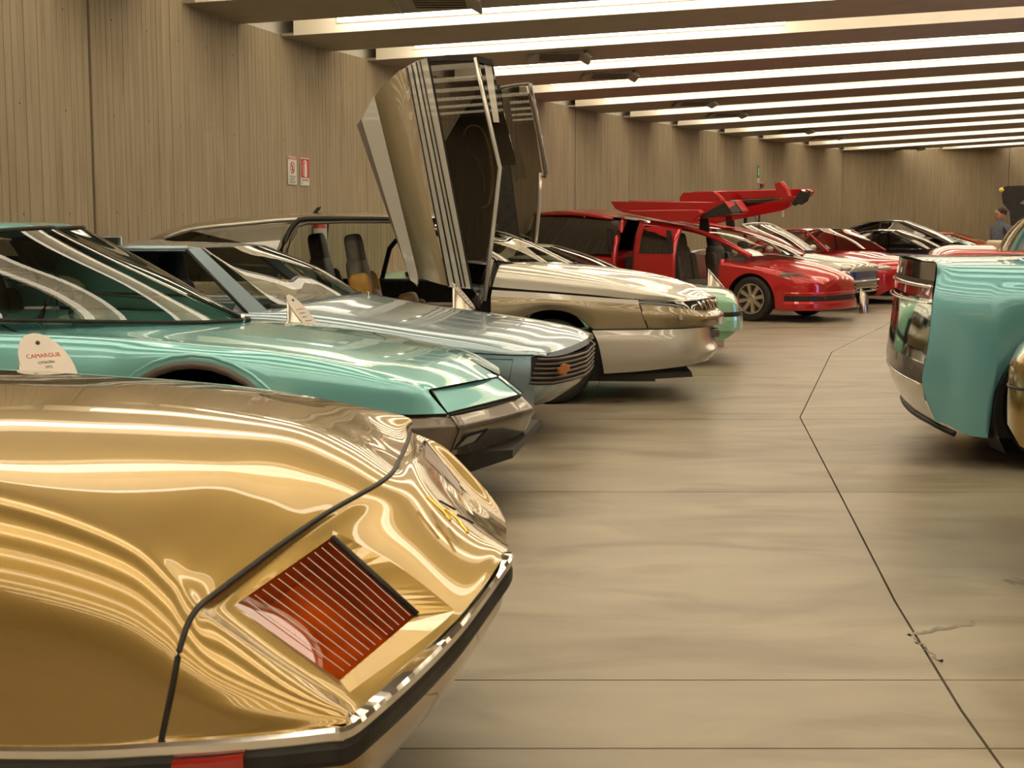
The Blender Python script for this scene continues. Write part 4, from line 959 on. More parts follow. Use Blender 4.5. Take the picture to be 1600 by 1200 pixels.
# the near door, upright, outer skin towards the viewer
dl = -.92
dz = bpy.data.objects.new('door', None); C.objects.link(dz); dz.parent = zab; dz['label'] = 'near scissor door standing upright'
def strip(nm, pts, m, l=dl, t=.03, off=0, par=None, sm=False):
    V = [P(px, py, l) for px, py in pts]; n = len(V); W_ = [v + Vector((0, t, 0)) for v in V]
    o = mk(nm, V + W_, [tuple(range(n)), tuple(range(2 * n - 1, n - 1, -1))] + [(i, (i + 1) % n, n + (i + 1) % n, n + i) for i in range(n)], m, par or dz)
    md = o.modifiers.new('bevel', 'BEVEL'); md.width = .006; md.segments = 2; return o
strip('sill_cover', [(559, 196), (567, 184), (650, 444), (642, 436)], 'gunmetal', dl, .08)
strip('lower_trim', [(566, 187), (584, 152), (652, 432), (651, 443), (642, 437)], 'lower', dl - .02, .08)
# bronze skin with a gentle crown
sk = [[P(584, 153, dl), P(600, 133, dl - .03), P(622, 112, dl - .045), P(636, 105, dl - .03)],
      [P(607, 250, dl), P(622, 250, dl - .035), P(642, 250, dl - .05), P(656, 252, dl - .035)],
      [P(630, 345, dl), P(645, 347, dl - .035), P(664, 350, dl - .05), P(678, 353, dl - .035)],
      [P(652, 432, dl), P(668, 438, dl - .03), P(688, 444, dl - .04), P(701, 447, dl - .03)]]
surf('door_skin', sk, 'bronze', dz, 8, 5)
strip('door_moulding', [(636, 105), (643, 101), (711, 448), (701, 447)], 'lower', dl - .035, .05)
strip('door_moulding', [(644, 101), (650, 97), (720, 449), (712, 448)], 'silver', dl - .02, .05)
strip('door_moulding', [(650, 97), (666, 92), (734, 450), (721, 449)], 'lower', dl - .035, .05)
strip('door_moulding', [(666, 92), (669, 92), (737, 450), (734, 450)], 'black', dl - .01, .04)
gl_ = [[P(x, y, dl + .01) for x, y in r] for r in (((669, 92), (700, 89), (740, 89), (744, 91)), ((702, 260), (730, 260), (760, 262), (778, 262)), ((722, 360), (738, 360), (755, 360), (767, 360)), ((740, 455), (746, 462), (750, 470), (753, 478)))]
surf('door_glass', gl_, 'tint', dz, 8, 5, label='smoked door window with a yellow trimmed recess behind')
strip('top_edge', [(665, 91), (700, 87), (742, 87), (768, 94), (770, 101), (740, 94), (700, 93), (668, 95)], 'black', dl - .01, .05)
line('glass_frame', [P(742, 90, dl), P(762, 180, dl), P(781, 262, dl - .01), P(776, 310, dl), P(757, 470, dl)], .017, 'silver', dz, 8, 1)
strip('inner_rail', [(748, 92), (768, 95), (783, 180), (790, 255), (783, 262), (768, 180)], 'blackglass', dl + .07, .05)
strip('inner_rail', [(757, 95), (766, 97), (779, 190), (772, 190)], 'silver', dl + .05, .03)
strip('mirror_housing', [(781, 150), (788, 185), (803, 245), (804, 256), (791, 256), (784, 230)], 'blackglass', dl + .06, .1)
for a, b in (((636, 105), (701, 447)), ((643, 101), (711, 448)), ((650, 97), (721, 449)), ((656, 95), (727, 449))): line('door_groove', [P(*a, dl - .045), P(*b, dl - .045)], .006, 'dark', dz, 5, 1)
# dark inner door panel seen through the glass
bk = strip('door_liner', [(694, 226), (722, 178), (746, 148), (758, 200), (772, 262), (765, 350), (751, 455), (735, 452)], 'black', dl + .10, .04)
line('trim_loop', [P(725, 212, dl + .09), P(731, 200, dl + .09), P(742, 197, dl + .09), P(754, 205, dl + .09), P(764, 235, dl + .09), P(769, 275, dl + .09), P(764, 315, dl + .09), P(752, 326, dl + .09)], .012, 'seat_ochre', bk, 6, 4)
line('trim_loop', [P(731, 235, dl + .09), P(745, 250, dl + .09), P(755, 275, dl + .09), P(757, 300, dl + .09)], .01, 'seat_grey', bk, 6, 4)
# the far door: frame and clear pane
df = bpy.data.objects.new('door', None); C.objects.link(df); df.parent = zab; df['label'] = 'far scissor door, only its glass frame showing'
l2 = .92
line('glass_frame', [P(780, 138, l2), P(805, 133, l2), P(828, 131, l2)], .014, 'gunmetal', df, 6, 2)
line('glass_frame', [P(828, 131, l2), P(841, 200, l2), P(853, 270, l2), P(848, 274, l2)], .022, 'gunmetal', df, 6, 2)
line('glass_frame', [P(845, 270, l2), P(842, 330, l2), P(836, 390, l2)], .016, 'alloy', df, 6, 2)
mk('door_glass', [P(780, 140, l2), P(822, 134, l2), P(838, 210, l2), P(847, 272, l2), P(835, 390, l2), P(812, 375, l2)], [(0, 1, 2, 3, 4, 5)], 'tint', df)
strip('door_panel', [(742, 120), (781, 135), (796, 260), (812, 380), (770, 380), (750, 300)], 'dark', l2, .05, par=df)
# ================================================================ generic car for the far rows
def gencar(fr, name, label, m, tb, arches, cab, lights=None, group=None, wheels_r=.31, seats=None, doors=True, gw=(-.76, .76), rim='alloy', wheel_style='spoke', mirror_x=None, grille=None):
    root = carroot(fr, name, label, group)
    shell(root, tb, m, [(x, r, wheels_r) for x, r in arches])
    w_ = max(t[3] for t in tb)
    under(root, arches[-1][0] - .4, -.45, w_ - .14, .16, .45)
    if cab: cabin(root, m, **cab)
    for x, r in arches:
        for l in (-(w_ - .10), w_ - .10): wheel(root, x, l, wheels_r, -1 if l < 0 else 1, rim=rim, style=wheel_style)
    if doors:
        dx0, dx1 = arches[0][0] - arches[0][1] - .12, arches[-1][0] + arches[-1][1] + .1
        for s_ in (-1, 1):
            for x in (dx0, dx1): line('door_seam', [(x, s_ * (w_ + .004), .30), (x, s_ * (w_ + .008), .70)], .004, 'black', root, 5, 1)
    for x, l, z in (seats or []): seat(root, x, l, z, 'seat_grey')
    return root
def blob(root, name, c_, r_, m, n=14, label=None):
    bm = bmesh.new(); bmesh.ops.create_uvsphere(bm, u_segments=n, v_segments=n // 2, radius=1)
    bm.transform(Matrix.Translation(c_) @ Matrix.Diagonal((*r_, 1))); me = bpy.data.meshes.new(name); bm.to_mesh(me); bm.free()
    return link(name, me, m, root, True, label)
# ---------------------------------------------------------------- 5 mint green car, nose only
N_ = Frame(2.36, 14.8, -6)
mint = gencar(N_, 'coupe', 'small pale green car, its nose showing beyond the silver estate bumper', 'mint',
    [(0, .66, .58, .60, .40), (-.05, .72, .66, .70, .33), (-.18, .76, .71, .77, .26), (-.6, .80, .76, .83, .2), (-1.2, .89, .83, .84, .2), (-2.6, .95, .86, .84, .2), (-3.6, .93, .82, .80, .24), (-3.9, .82, .7, .7, .34)],
    [(-.85, .37), (-3.1, .37)], dict(xb=-1.25, xr1=-1.95, xr2=-2.7, xe=-3.4, zb0=.90, zr=1.17, zb1=.90, wb=.76, wr=.56, pm='dark', gl='tint'))
rail('bumper', [Lx(-.6, -.84, 0), Lx(-.2, -.82, 0), Lx(-.05, -.74, 0), Lx(.02, -.5, 0), Lx(.04, 0, 0), Lx(.02, .5, 0), Lx(-.05, .74, 0), Lx(-.6, .84, 0)], .36, .50, .02, 'mint', mint, 4)
rail('bumper_gap', [Lx(-.6, -.84, 0), Lx(-.2, -.82, 0), Lx(-.05, -.74, 0), Lx(.02, -.5, 0), Lx(.04, 0, 0), Lx(.02, .5, 0), Lx(-.05, .74, 0), Lx(-.6, .84, 0)], .50, .545, .006, 'black', mint, 4)
# ---------------------------------------------------------------- 6 red minivan with gull-wing and sliding doors
V_ = Frame(4.80, 20.72, -40); P = V_.P
van = carroot(V_, 'minivan', 'red metallic minivan with both gull-wing doors raised high and silver eight-spoke wheels')
tbv = [(.02, .60, .50, .42, .26), (-.02, .66, .58, .56, .23), (-.12, .73, .64, .70, .20), (-.35, .82, .71, .82, .17), (-.7, .90, .78, .89, .17), (-1.1, .96, .84, .90, .17), (-1.5, .99, .88, .90, .17)]
shell(van, tbv, 'red', [(-.95, .385, .32)], 'front_body', x1=-1.5, flare=.02, e=2.0)
shell(van, [(-3.42, 1.02, .92, .92, .2), (-4.2, 1.02, .92, .92, .2), (-5.0, 1.02, .90, .90, .25), (-5.35, .95, .84, .8, .35)], 'red', [(-4.45, .40, .32)], 'rear_body')
MB().box((-4.2, -.86, .18), (-1.4, .86, .34)).build('floor_pan', 'red', van, bevel=.02)
# lamps, lower grille, bumper lip on the nose
def nosept(x, y, z): return Vector((x, y, z))
for s_ in (-1, 1):
    hl = [Lx(-.62, s_ * .845, .70), Lx(-.45, s_ * .80, .735), Lx(-.26, s_ * .70, .70), Lx(-.12, s_ * .60, .63), Lx(-.24, s_ * .74, .615), Lx(-.42, s_ * .835, .64)]
    c_ = sum(hl, Vector()) / 6
    lamp = mk('headlamp', [c_ + (p - c_) + Vector((.02, s_ * .016, .006)) for p in hl] + [c_ + Vector((.035, s_ * .03, .012))], [(i, (i + 1) % 6, 6) for i in range(6)], 'tint', van, True)
    for k in range(3):
        t = (k + 1) / 4; a = hl[0].lerp(hl[5], t * .8) + Vector((.03, s_ * .028, .006)); b = hl[2].lerp(hl[3], t) + Vector((.03, s_ * .028, .006)); MB().tube([a, (a + b) / 2 + Vector((.01, s_ * .012, .006)), b], .008, 5).build('reflector', 'chrome', lamp)
lip = [Lx(-.42, -.855, 0), Lx(-.22, -.80, 0), Lx(-.07, -.66, 0), Lx(.02, -.40, 0), Lx(.045, 0, 0), Lx(.02, .40, 0), Lx(-.07, .66, 0), Lx(-.22, .80, 0), Lx(-.42, .855, 0)]
rail('bumper_lip', lip, .18, .31, .035, 'red', van, 4)
rail('lower_grille', [p * 1.0 for p in lip], .31, .39, .004, 'black', van, 4)
rail('bumper_lip', lip, .39, .44, .02, 'red', van, 4)
# windscreen and black roof
def vrow(x, z, w_, cr_=.03, bow=.08): return [Lx(x + bow * (1 - q * q), w_ * q, z + cr_ * (1 - q * q)) for q in (-1, -.6, 0, .6, 1)]
surf('windscreen', [vrow(-1.02, .95, .80, .02, .34), vrow(-1.35, 1.10, .74, .03, .28), vrow(-1.85, 1.27, .66, .04, .2), vrow(-2.35, 1.36, .60, .04, .1)], 'glass', van, 6, 5)
surf('roof', [vrow(-2.35, 1.36, .60, .04, .1), vrow(-2.9, 1.43, .62, .04, 0), vrow(-3.6, 1.53, .66, .05, 0), vrow(-4.5, 1.62, .70, .05, 0), vrow(-5.2, 1.60, .68, .04, -.1)], 'red', van, 6, 5)
surf('rear_window', [vrow(-5.2, 1.60, .68, .04, -.1), vrow(-5.32, 1.3, .76, .02, -.1), vrow(-5.35, .98, .80, .0, -.1)], 'tint', van, 4, 4)
for s_ in (-1, 1):
    line('pillar', [(-1.02, s_ * .80, .95), (-1.45, s_ * .75, 1.13), (-1.9, s_ * .67, 1.28), (-2.4, s_ * .61, 1.37), (-2.9, s_ * .64, 1.44)], .04, 'red', van, 8, 4)
    line('sill_rail', [(-1.45, s_ * .86, .9), (-1.5, s_ * .87, .5), (-1.7, s_ * .87, .28)], .04, 'red', van, 8, 3)
    line('pillar', [(-2.55, s_ * .62, 1.38), (-2.6, s_ * .84, .9), (-2.62, s_ * .86, .3)], .045, 'dark', van, 8, 2)
    surf('rear_side_window', [[Lx(x, s_ * .68, 1.47 + (-3.4 - x) * .07), Lx(x, s_ * .79, 1.3), Lx(x, s_ * .90, .95)] for x in (-3.42, -3.9, -4.6, -5.2)], 'blackglass', van, 4, 4)
    line('roof_rail', [(-3.6, s_ * .68, 1.50), (-4.3, s_ * .71, 1.58), (-5.2, s_ * .70, 1.58)], .03, 'red', van, 6, 3)
    line('pillar', [(-3.38, s_ * .69, 1.48), (-3.40, s_ * .82, 1.22), (-3.40, s_ * .92, .92), (-3.40, s_ * .92, .35)], .05, 'red', van, 8, 3)
# sliding door run back over the rear wing
xd0, xd1 = P(1056, 400, -.97).x, P(990, 400, -.97).x
SD = lambda x, dz_: [Lx(x, -.80, 1.41 + dz_), Lx(x, -.92, 1.20 + dz_ * .5), Lx(x, -.98, .93), Lx(x, -.985, .6), Lx(x, -.96, .24)]
sd = surf('sliding_door', [SD(xd0, -.05), SD((xd0 + xd1) / 2, .0), SD(xd1, .04)], 'red', van, 5, 5, thick=.03)
WD = lambda x, dz_: [Lx(x, -.84, 1.37 + dz_), Lx(x, -.94, 1.20 + dz_ * .5), Lx(x, -1.0, .97)]
surf('door_window', [WD(xd0 - .10, -.05), WD((xd0 + xd1) / 2, 0), WD(xd1 + .12, .03)], 'blackglass', sd, 4, 4)
MB().prism([(xd0 - .10, .98), (xd0 - .03, .98), (xd0 - .09, 1.33), (xd0 - .15, 1.33)], -1.03, -.97).build('handle_bar', 'dark', sd, bevel=.01)
MB().prism([(-3.46, .98), (-3.40, .98), (-3.44, 1.36), (-3.50, 1.36)], -1.0, -.9).build('handle_bar', 'dark', van, bevel=.01)
# gull-wing doors, swung up over the roof
def gull(l, pts, lowp, holes=None, lab=None):
    d = bpy.data.objects.new('gull_wing_door', None); C.objects.link(d); d.parent = van; d['label'] = lab
    def pl(nm, q, m, l0, t):
        A = [P(px, py, l0) for px, py in q]; n = len(A); o = mk(nm, A + [a + Vector((0, t, .02)) for a in A], [tuple(range(n)), tuple(range(2 * n - 1, n - 1, -1))] + [(i, (i + 1) % n, n + (i + 1) % n, n + i) for i in range(n)], m, d)
        md = o.modifiers.new('bevel', 'BEVEL'); md.width = .012; md.segments = 2; return o
    for nm, q, m, dl_, t in pts: pl(nm, q, m, l + dl_, t)
    return d, pl
gull(-.62, [('door_skin', [(956, 316), (1110, 318), (1131, 315), (1142, 331), (1138, 336), (1100, 340), (1080, 334), (975, 331), (962, 325)], 'red', -.1, .5),
            ('lower_edge', [(978, 331), (1090, 330), (1094, 334), (1080, 344), (1050, 345), (1010, 338)], 'red', -.25, .12),
            ('end_trim', [(1098, 341), (1108, 330), (1131, 318), (1143, 333)], 'dark', -.12, .3),
            ('hinge_post', [(1095, 340), (1102, 340), (1106, 362), (1093, 362)], 'black', .1, .05)], None, lab='near gull-wing door, raised')
gull(.62, [('door_skin', [(1063, 309), (1068, 302), (1160, 300), (1250, 297), (1257, 301), (1252, 308), (1228, 312), (1140, 313), (1115, 318), (1064, 318)], 'red', .1, .3),
           ('lower_edge', [(1090, 344), (1100, 340), (1220, 312), (1240, 309), (1232, 322), (1222, 328), (1100, 352), (1062, 354), (1064, 345)], 'red', .0, .1),
           ('door_window', [(1140, 315), (1225, 311), (1215, 318), (1142, 330)], 'tint', .06, .02),
           ('mirror', [(1212, 288), (1218, 286), (1227, 296), (1231, 308), (1226, 312), (1214, 303)], 'red', -.2, .1),
           ('mirror', [(1110, 302), (1115, 302), (1125, 311), (1127, 316), (1112, 315)], 'red', -.3, .1),
           ('end_trim', [(1238, 318), (1250, 299), (1256, 301), (1252, 315), (1242, 321)], 'dark', -.05, .2),
           ('hinge_post', [(1134, 334), (1142, 332), (1145, 358), (1136, 358)], 'black', 0, .05)], None, lab='far gull-wing door, raised')
for x, l in ((-2.15, -.42), (-2.05, .42)): seat(van, x, l, .48, 'seat_grey', hh=.62)
MB().prism([(-1.15, .5), (-1.5, .5), (-1.45, .92), (-1.15, .96)], -.75, .75).build('dashboard', 'seat_grey', van, bevel=.03)
MB().tube([(-1.62 + .06 * math.sin(a), .42 + .18 * math.cos(a), .90 + .17 * math.sin(a)) for a in [k * math.pi / 12 for k in range(24)]], .014, 6, closed=True).build('steering_wheel', 'dark', van, True)
MB().box((-3.3, -.80, .32), (-3.1, .80, .9)).build('rear_bench', 'dark', van, bevel=.05)
for x in (-.95, -4.45):
    for l in (-.81, .81): wheel(van, x, l, .33, -1 if l < 0 else 1, spokes=8, rimf=.68)
# ---------------------------------------------------------------- 7 silver convertible
K = Frame(5.86, 23.45, -34)
conv = carroot(K, 'convertible', 'open silver convertible with a framed windscreen, between the red minivan and the red coupe')
shell(conv, [(0, .68, .60, .62, .30), (-.04, .76, .68, .72, .24), (-.18, .82, .75, .79, .2), (-.6, .88, .80, .83, .2), (-1.15, .95, .86, .84, .2)], 'silverblue', [(-.80, .37, .30)], 'front_body', x1=-1.15, e=2.6)
shell(conv, [(-2.9, .98, .90, .84, .2), (-3.4, .96, .88, .83, .2), (-3.85, .85, .76, .72, .3)], 'silverblue', [(-3.2, .37, .30)], 'rear_body')
surf('door_panel', [[Lx(-1.15, -.845, .86), Lx(-2.0, -.85, .88), Lx(-2.9, -.845, .90)], [Lx(-1.15, -.86, .5), Lx(-2.0, -.865, .5), Lx(-2.9, -.86, .5)], [Lx(-1.15, -.83, .2), Lx(-2.0, -.83, .2), Lx(-2.9, -.83, .2)]], 'silverblue', conv, 4, 4)
surf('door_panel', [[Lx(-1.15, .845, .86), Lx(-2.0, .85, .88), Lx(-2.9, .845, .90)], [Lx(-1.15, .86, .5), Lx(-2.0, .865, .5), Lx(-2.9, .86, .5)], [Lx(-1.15, .83, .2), Lx(-2.0, .83, .2), Lx(-2.9, .83, .2)]], 'silverblue', conv, 4, 4)
kb, kt = vrow(-1.18, .945, .72, .02, .14), vrow(-1.95, 1.40, .62, .03, .06)
surf('windscreen', [kb, [a.lerp(b, .5) + Vector((.03, 0, .02)) for a, b in zip(kb, kt)], kt], 'glass', conv, 6, 5)
line('screen_frame', [kb[0]] + [kb[0].lerp(kt[0], .5) + Vector((.03, 0, .02)), kt[0]], .028, 'silverblue', conv, 8, 2)
line('screen_frame', [kb[4]] + [kb[4].lerp(kt[4], .5) + Vector((.03, 0, .02)), kt[4]], .028, 'silverblue', conv, 8, 2)
line('screen_frame', kt, .022, 'silverblue', conv, 8, 3); line('screen_seal', kb, .016, 'black', conv, 6, 3)
line('aerial', [Lx(-1.93, 0, 1.45), Lx(-2.02, 0, 1.58)], .006, 'black', conv, 5, 1)
rail('grille', [Lx(-.10, -.74, 0), Lx(.0, -.58, 0), Lx(.03, 0, 0), Lx(.0, .58, 0), Lx(-.10, .74, 0)], .50, .64, .012, 'blue_reflection', conv, 4, label='grille with a blue reflection put into its colour')
for z in (.30, .36, .42): rail('bumper_slat', [Lx(-.10, -.74, 0), Lx(.0, -.60, 0), Lx(.03, 0, 0), Lx(.0, .60, 0), Lx(-.10, .74, 0)], z, z + .03, .03, 'chrome', conv, 4)
rail('bumper', [Lx(-.45, -.835, 0), Lx(-.12, -.77, 0), Lx(.02, -.58, 0), Lx(.05, 0, 0), Lx(.02, .58, 0), Lx(-.12, .77, 0), Lx(-.45, .835, 0)], .46, .50, .03, 'silverblue', conv, 4)
for s_ in (-1, 1): blob(conv, 'headlamp', Lx(-.10, s_ * .62, .70), (.10, .15, .055), 'lens_clear')
MB().box((-2.9, -.72, .25), (-1.2, .72, .45)).build('cabin_floor', 'dark', conv)
for l in (-.36, .36): seat(conv, -2.0, l, .45, 'dark', hh=.5)
for s_ in (-1, 1): blob(conv, 'door_mirror', Lx(-1.30, s_ * .93, 1.0), (.06, .10, .06), 'silverblue')
under(conv, -3.6, -.4, .7, .16, .45)
for x in (-.80, -3.2):
    for l in (-.74, .74): wheel(conv, x, l, .30, -1 if l < 0 else 1)
# ---------------------------------------------------------------- 8 red coupe
RC = Frame(7.15, 25.2, -58)
rc = gencar(RC, 'coupe', 'closed red coupe with clear headlamps beside the silver convertible', 'red',
    [(0, .62, .54, .60, .26), (-.05, .70, .63, .72, .2), (-.2, .78, .70, .80, .15), (-.7, .86, .78, .85, .15), (-1.3, .93, .85, .86, .15), (-2.8, .95, .87, .86, .15), (-3.7, .93, .84, .83, .2), (-4.1, .82, .72, .72, .3)],
    [(-.85, .38), (-3.25, .38)], dict(xb=-1.35, xr1=-2.1, xr2=-2.85, xe=-3.6, zb0=.93, zr=1.30, zb1=.95, wb=.78, wr=.60), wheels_r=.31)
for s_ in (-1, 1):
    hl = blob(rc, 'headlamp', Lx(-.12, s_ * .60, .645), (.10, .19, .05), 'lens_clear')
    blob(rc, 'indicator', Lx(-.24, s_ * .77, .64), (.08, .06, .05), 'seat_ochre')
rail('air_intake', [Lx(.0, -.45, 0), Lx(.02, 0, 0), Lx(.0, .45, 0)], .28, .40, .01, 'black', rc, 3)
# ---------------------------------------------------------------- 9 plum coupe, 10 charcoal estate
gencar(Frame(9.75, 27.6, -30), 'coupe', 'dark plum coupe with an arched side window, behind the red coupe', 'plum',
    [(0, .62, .54, .6, .26), (-.2, .76, .68, .80, .18), (-.9, .86, .78, .86, .18), (-1.5, .93, .85, .86, .18), (-3.0, .95, .87, .86, .18), (-4.0, .90, .80, .82, .2), (-4.3, .78, .66, .7, .3)],
    [(-.9, .38), (-3.4, .38)], dict(xb=-1.45, xr1=-2.2, xr2=-2.75, xe=-3.8, zb0=.93, zr=1.27, zb1=.93, wb=.78, wr=.60))
gencar(Frame(10.9, 30.6, -24), 'estate', 'charcoal car with a long low arched roof, against the far part of the wall', 'coal',
    [(0, .66, .58, .62, .26), (-.2, .80, .72, .82, .18), (-.9, .92, .84, .88, .18), (-1.5, 1.0, .92, .88, .18), (-3.2, 1.02, .93, .88, .18), (-4.3, .98, .88, .85, .2), (-4.7, .84, .74, .74, .3)],
    [(-.95, .39), (-3.7, .39)], dict(xb=-1.3, xr1=-2.35, xr2=-3.0, xe=-4.4, zb0=1.0, zr=1.47, zb1=1.02, wb=.80, wr=.62))
# far orange car and pale blue car beside it
gencar(Frame(13.1, 35.5, -20), 'coupe', 'orange car, only its roof showing beyond the charcoal car', 'orange',
    [(0, .64, .56, .6, .26), (-.3, .80, .72, .82, .18), (-1.3, .94, .86, .86, .18), (-3.0, .96, .88, .86, .18), (-4.1, .84, .74, .74, .3)],
    [(-.85, .37), (-3.2, .37)], dict(xb=-1.2, xr1=-1.9, xr2=-2.9, xe=-3.5, zb0=.94, zr=1.17, zb1=.95, wb=.80, wr=.64))
gencar(Frame(12.0, 32.6, -20), 'coupe', 'pale blue grey low car in front of the orange one', 'blue',
    [(0, .64, .56, .6, .26), (-.3, .76, .70, .80, .18), (-1.3, .86, .80, .84, .18), (-3.0, .88, .82, .84, .18), (-3.8, .78, .70, .72, .3)],
    [(-.8, .36), (-3.0, .36)], dict(xb=-1.2, xr1=-1.75, xr2=-2.4, xe=-3.2, zb0=.86, zr=1.08, zb1=.87, wb=.78, wr=.6))
# ---------------------------------------------------------------- right row: turquoise car seen from its tail
U = Frame(2.50, 8.86, -8); P = U.P
tq = carroot(U, 'saloon', 'turquoise rounded car with a mirror bright tail and red lamp band, at the right edge')
cols = (0, -.35, -.62, -.78, -.845, -.875, -.87, -.84, -.80)
def urow(x, zs, dl_=0, dx=()): return [Lx(x + (dx[k] if dx else 0), c_ * (1 - dl_ if c_ else 1), z) for k, (c_, z) in enumerate(zip(cols, zs))]
rows = [[Lx(-.03, 0, 1.22), Lx(-.02, -.35, 1.215), Lx(.0, -.62, 1.205), P(1463, 411, -.80), P(1463, 436, -.825), P(1458, 468, -.84), P(1450, 540, -.85), P(1441, 602, -.83), P(1462, 660, -.77)],
        urow(.12, (1.225, 1.22, 1.205, 1.18, 1.11, .95, .72, .47, .27), .015), urow(.30, (1.225, 1.22, 1.205, 1.17, 1.09, .93, .70, .42, .20)), urow(.7, (1.23, 1.225, 1.205, 1.16, 1.07, .91, .68, .42, .20)),
        urow(1.2, (1.235, 1.23, 1.205, 1.15, 1.05, .90, .68, .42, .20)), urow(1.9, (1.25, 1.245, 1.22, 1.15, 1.03, .88, .66, .42, .20)), urow(2.8, (1.2, 1.19, 1.16, 1.1, 1.0, .86, .64, .42, .20)), urow(3.8, (1.1, 1.09, 1.06, 1.0, .92, .80, .62, .42, .22)), urow(4.4, (.95, .94, .90, .84, .78, .70, .58, .42, .26), .12)]
D = dense(rows, 12, 6)
for r in D:
    x = r[-1].x
    for wx2 in (.83, 3.45):
        if abs(x - wx2) < .46:
            zb2 = .36 + math.sqrt(.46 ** 2 - (x - wx2) ** 2); k0 = 24; top = r[k0]
            if zb2 > r[-1].z:
                k = (top.z - zb2) / (top.z - r[-1].z)
                for j in range(k0 + 1, len(r)): r[j].z = top.z + (r[j].z - top.z) * k; r[j].y = max(r[j].y, -.882) if k > .99 else r[j].y - (1 - k) * .01
surf('body', None, 'turq', tq, pts=D, nu=1, nv=1, mirror=True)
housing(tq, .83, .455, .36, .86); housing(tq, 3.45, .455, .36, .86)
under(tq, .3, 4.3, .7, .18, .5)
# tail built of stacked panels, each bowed across the car
def trow(p, z, bow=.05):
    return [Lx(p.x - bow * (1 - (y / .80) ** 2), y * abs(p.y) / .80, z) for y in (-.80, -.72, -.5, -.25, 0, .25, .5, .72, .80)]
def tpan(nm, pa, pb, m, out=0, bow=.05, pm=None, n=3):
    a = trow(pa, pa.z, bow); b = trow(pb, pb.z, bow); g_ = [a] + ([trow(pm, pm.z, bow)] if pm else []) + [b]
    g_ = [[p + Vector((-out, 0, 0)) for p in r] for r in g_]
    return surf(nm, g_, m, tq, n, 4)
A0, A1 = P(1463, 411, -.80), P(1459, 440, -.80)
tpan('upper_tail', A0, P(1460, 440, -.828), 'mirror', .001)
tpan('gap', P(1460, 439, -.828), P(1459, 446, -.83), 'black', .001)
lb = tpan('tail_lamp', P(1459, 445, -.835), P(1457, 468, -.84), 'lens_red', .003)
rail_pts = trow(P(1457, 452, -.81), P(1457, 452, -.81).z)
line('lamp_trim', [p + Vector((-.008, 0, .012)) for p in rail_pts], .012, 'chrome', lb, 8, 3)
tpan('tail_panel', P(1457, 468, -.842), P(1445, 566, -.842), 'mirror', .001, pm=P(1452, 520, -.85), bow=.07)
line('chrome_bar', [p + Vector((-.012, 0, 0)) for p in trow(P(1452, 474, -.81), P(1452, 474, -.81).z, .07)], .006, 'chrome', tq, 8, 3)
tpan('white_strip', P(1446, 560, -.84), P(1445, 569, -.84), 'lens_clear', .004)
tpan('plate_recess', P(1444, 569, -.838), P(1441, 600, -.832), 'gunmetal', .001)
line('recess_trim', [P(1446, 566, -.82) + Vector((-.004, 0, 0)), P(1443, 600, -.82) + Vector((-.004, 0, 0)), *[p + Vector((-.008, 0, 0)) for p in trow(P(1440, 600, -.78), P(1440, 600, -.78).z)[1:-1]]], .007, 'chrome', tq, 8, 3)
tpan('rear_bumper', P(1441, 600, -.832), P(1462, 659, -.772), 'silverblue', .001, pm=P(1447, 630, -.81), bow=.05)
lipq = [P(1462, 657, -.74), P(1500, 676, -.80)]
line('lower_lip', [p + Vector((.0, 0, -.012)) for p in trow(P(1462, 660, -.72), P(1462, 660, -.72).z)[1:-1]][::-1] + [P(1470, 668, -.74), P(1492, 678, -.80)], .018, 'black', tq, 8, 3)
for x in (.83, 3.45):
    for l in (-.74, .74): wheel(tq, x, l, .38, -1 if l < 0 else 1, style='disc', rimf=.6, width=.22)
# screen hoop behind the seats
hp_ = [P(1558, 392, -.30), P(1568, 372, -.30), P(1583, 352, -.30), P(1602, 338, -.30), P(1650, 328, -.30)]
surf('rear_hoop', [[p + Vector((.0, 0, 0)) for p in hp_], [p + Vector((.12, .04, .0)) for p in hp_], [p + Vector((.25, .35, .0)) for p in hp_], [p + Vector((.42, .75, .0)) for p in hp_], [p + Vector((.5, .9, 0)) for p in hp_]], 'chrome', tq, 5, 5)
surf('canopy', [[Lx(1.2, l, 1.55 - abs(l) * .25) for l in (-.6, -.3, 0, .3, .6)], [Lx(2.0, l, 1.58 - abs(l) * .25) for l in (-.6, -.3, 0, .3, .6)], [Lx(2.9, l, 1.2 - abs(l) * .2) for l in (-.65, -.3, 0, .3, .65)]], 'tint', tq, 4, 4)
# ---------------------------------------------------------------- right row: tan gold car at the very edge
g2 = gencar(Frame(2.20, 6.02, 155), 'saloon', 'gold beige car corner cut by the right edge of the picture', 'gold',
    [(0, .93, .89, .64, .64), (-.02, .96, .92, .73, .60), (-.10, .985, .945, .80, .56), (-.35, 1.0, .95, .84, .40), (-.9, 1.02, .96, .85, .3), (-2.6, 1.0, .94, .85, .2), (-3.7, .92, .84, .82, .2), (-4.1, .8, .7, .7, .3)],
    [(-1.05, .38), (-3.3, .38)], dict(xb=-1.5, xr1=-2.1, xr2=-2.9, xe=-3.5, zb0=1.02, zr=1.38, zb1=.98, wb=.78, wr=.62))
for q in (1, -1): line('bumper_gap', [(-.75, q * .853, .80), (-.35, q * .842, .80), (-.10, q * .802, .80), (-.02, q * .733, .80), (.002, q * .64, .80)], .006, 'black', g2, 6, 4)
line('bumper_gap', [(.004, -.62, .80), (.012, 0, .80), (.004, .62, .80)], .006, 'black', g2, 6, 4)
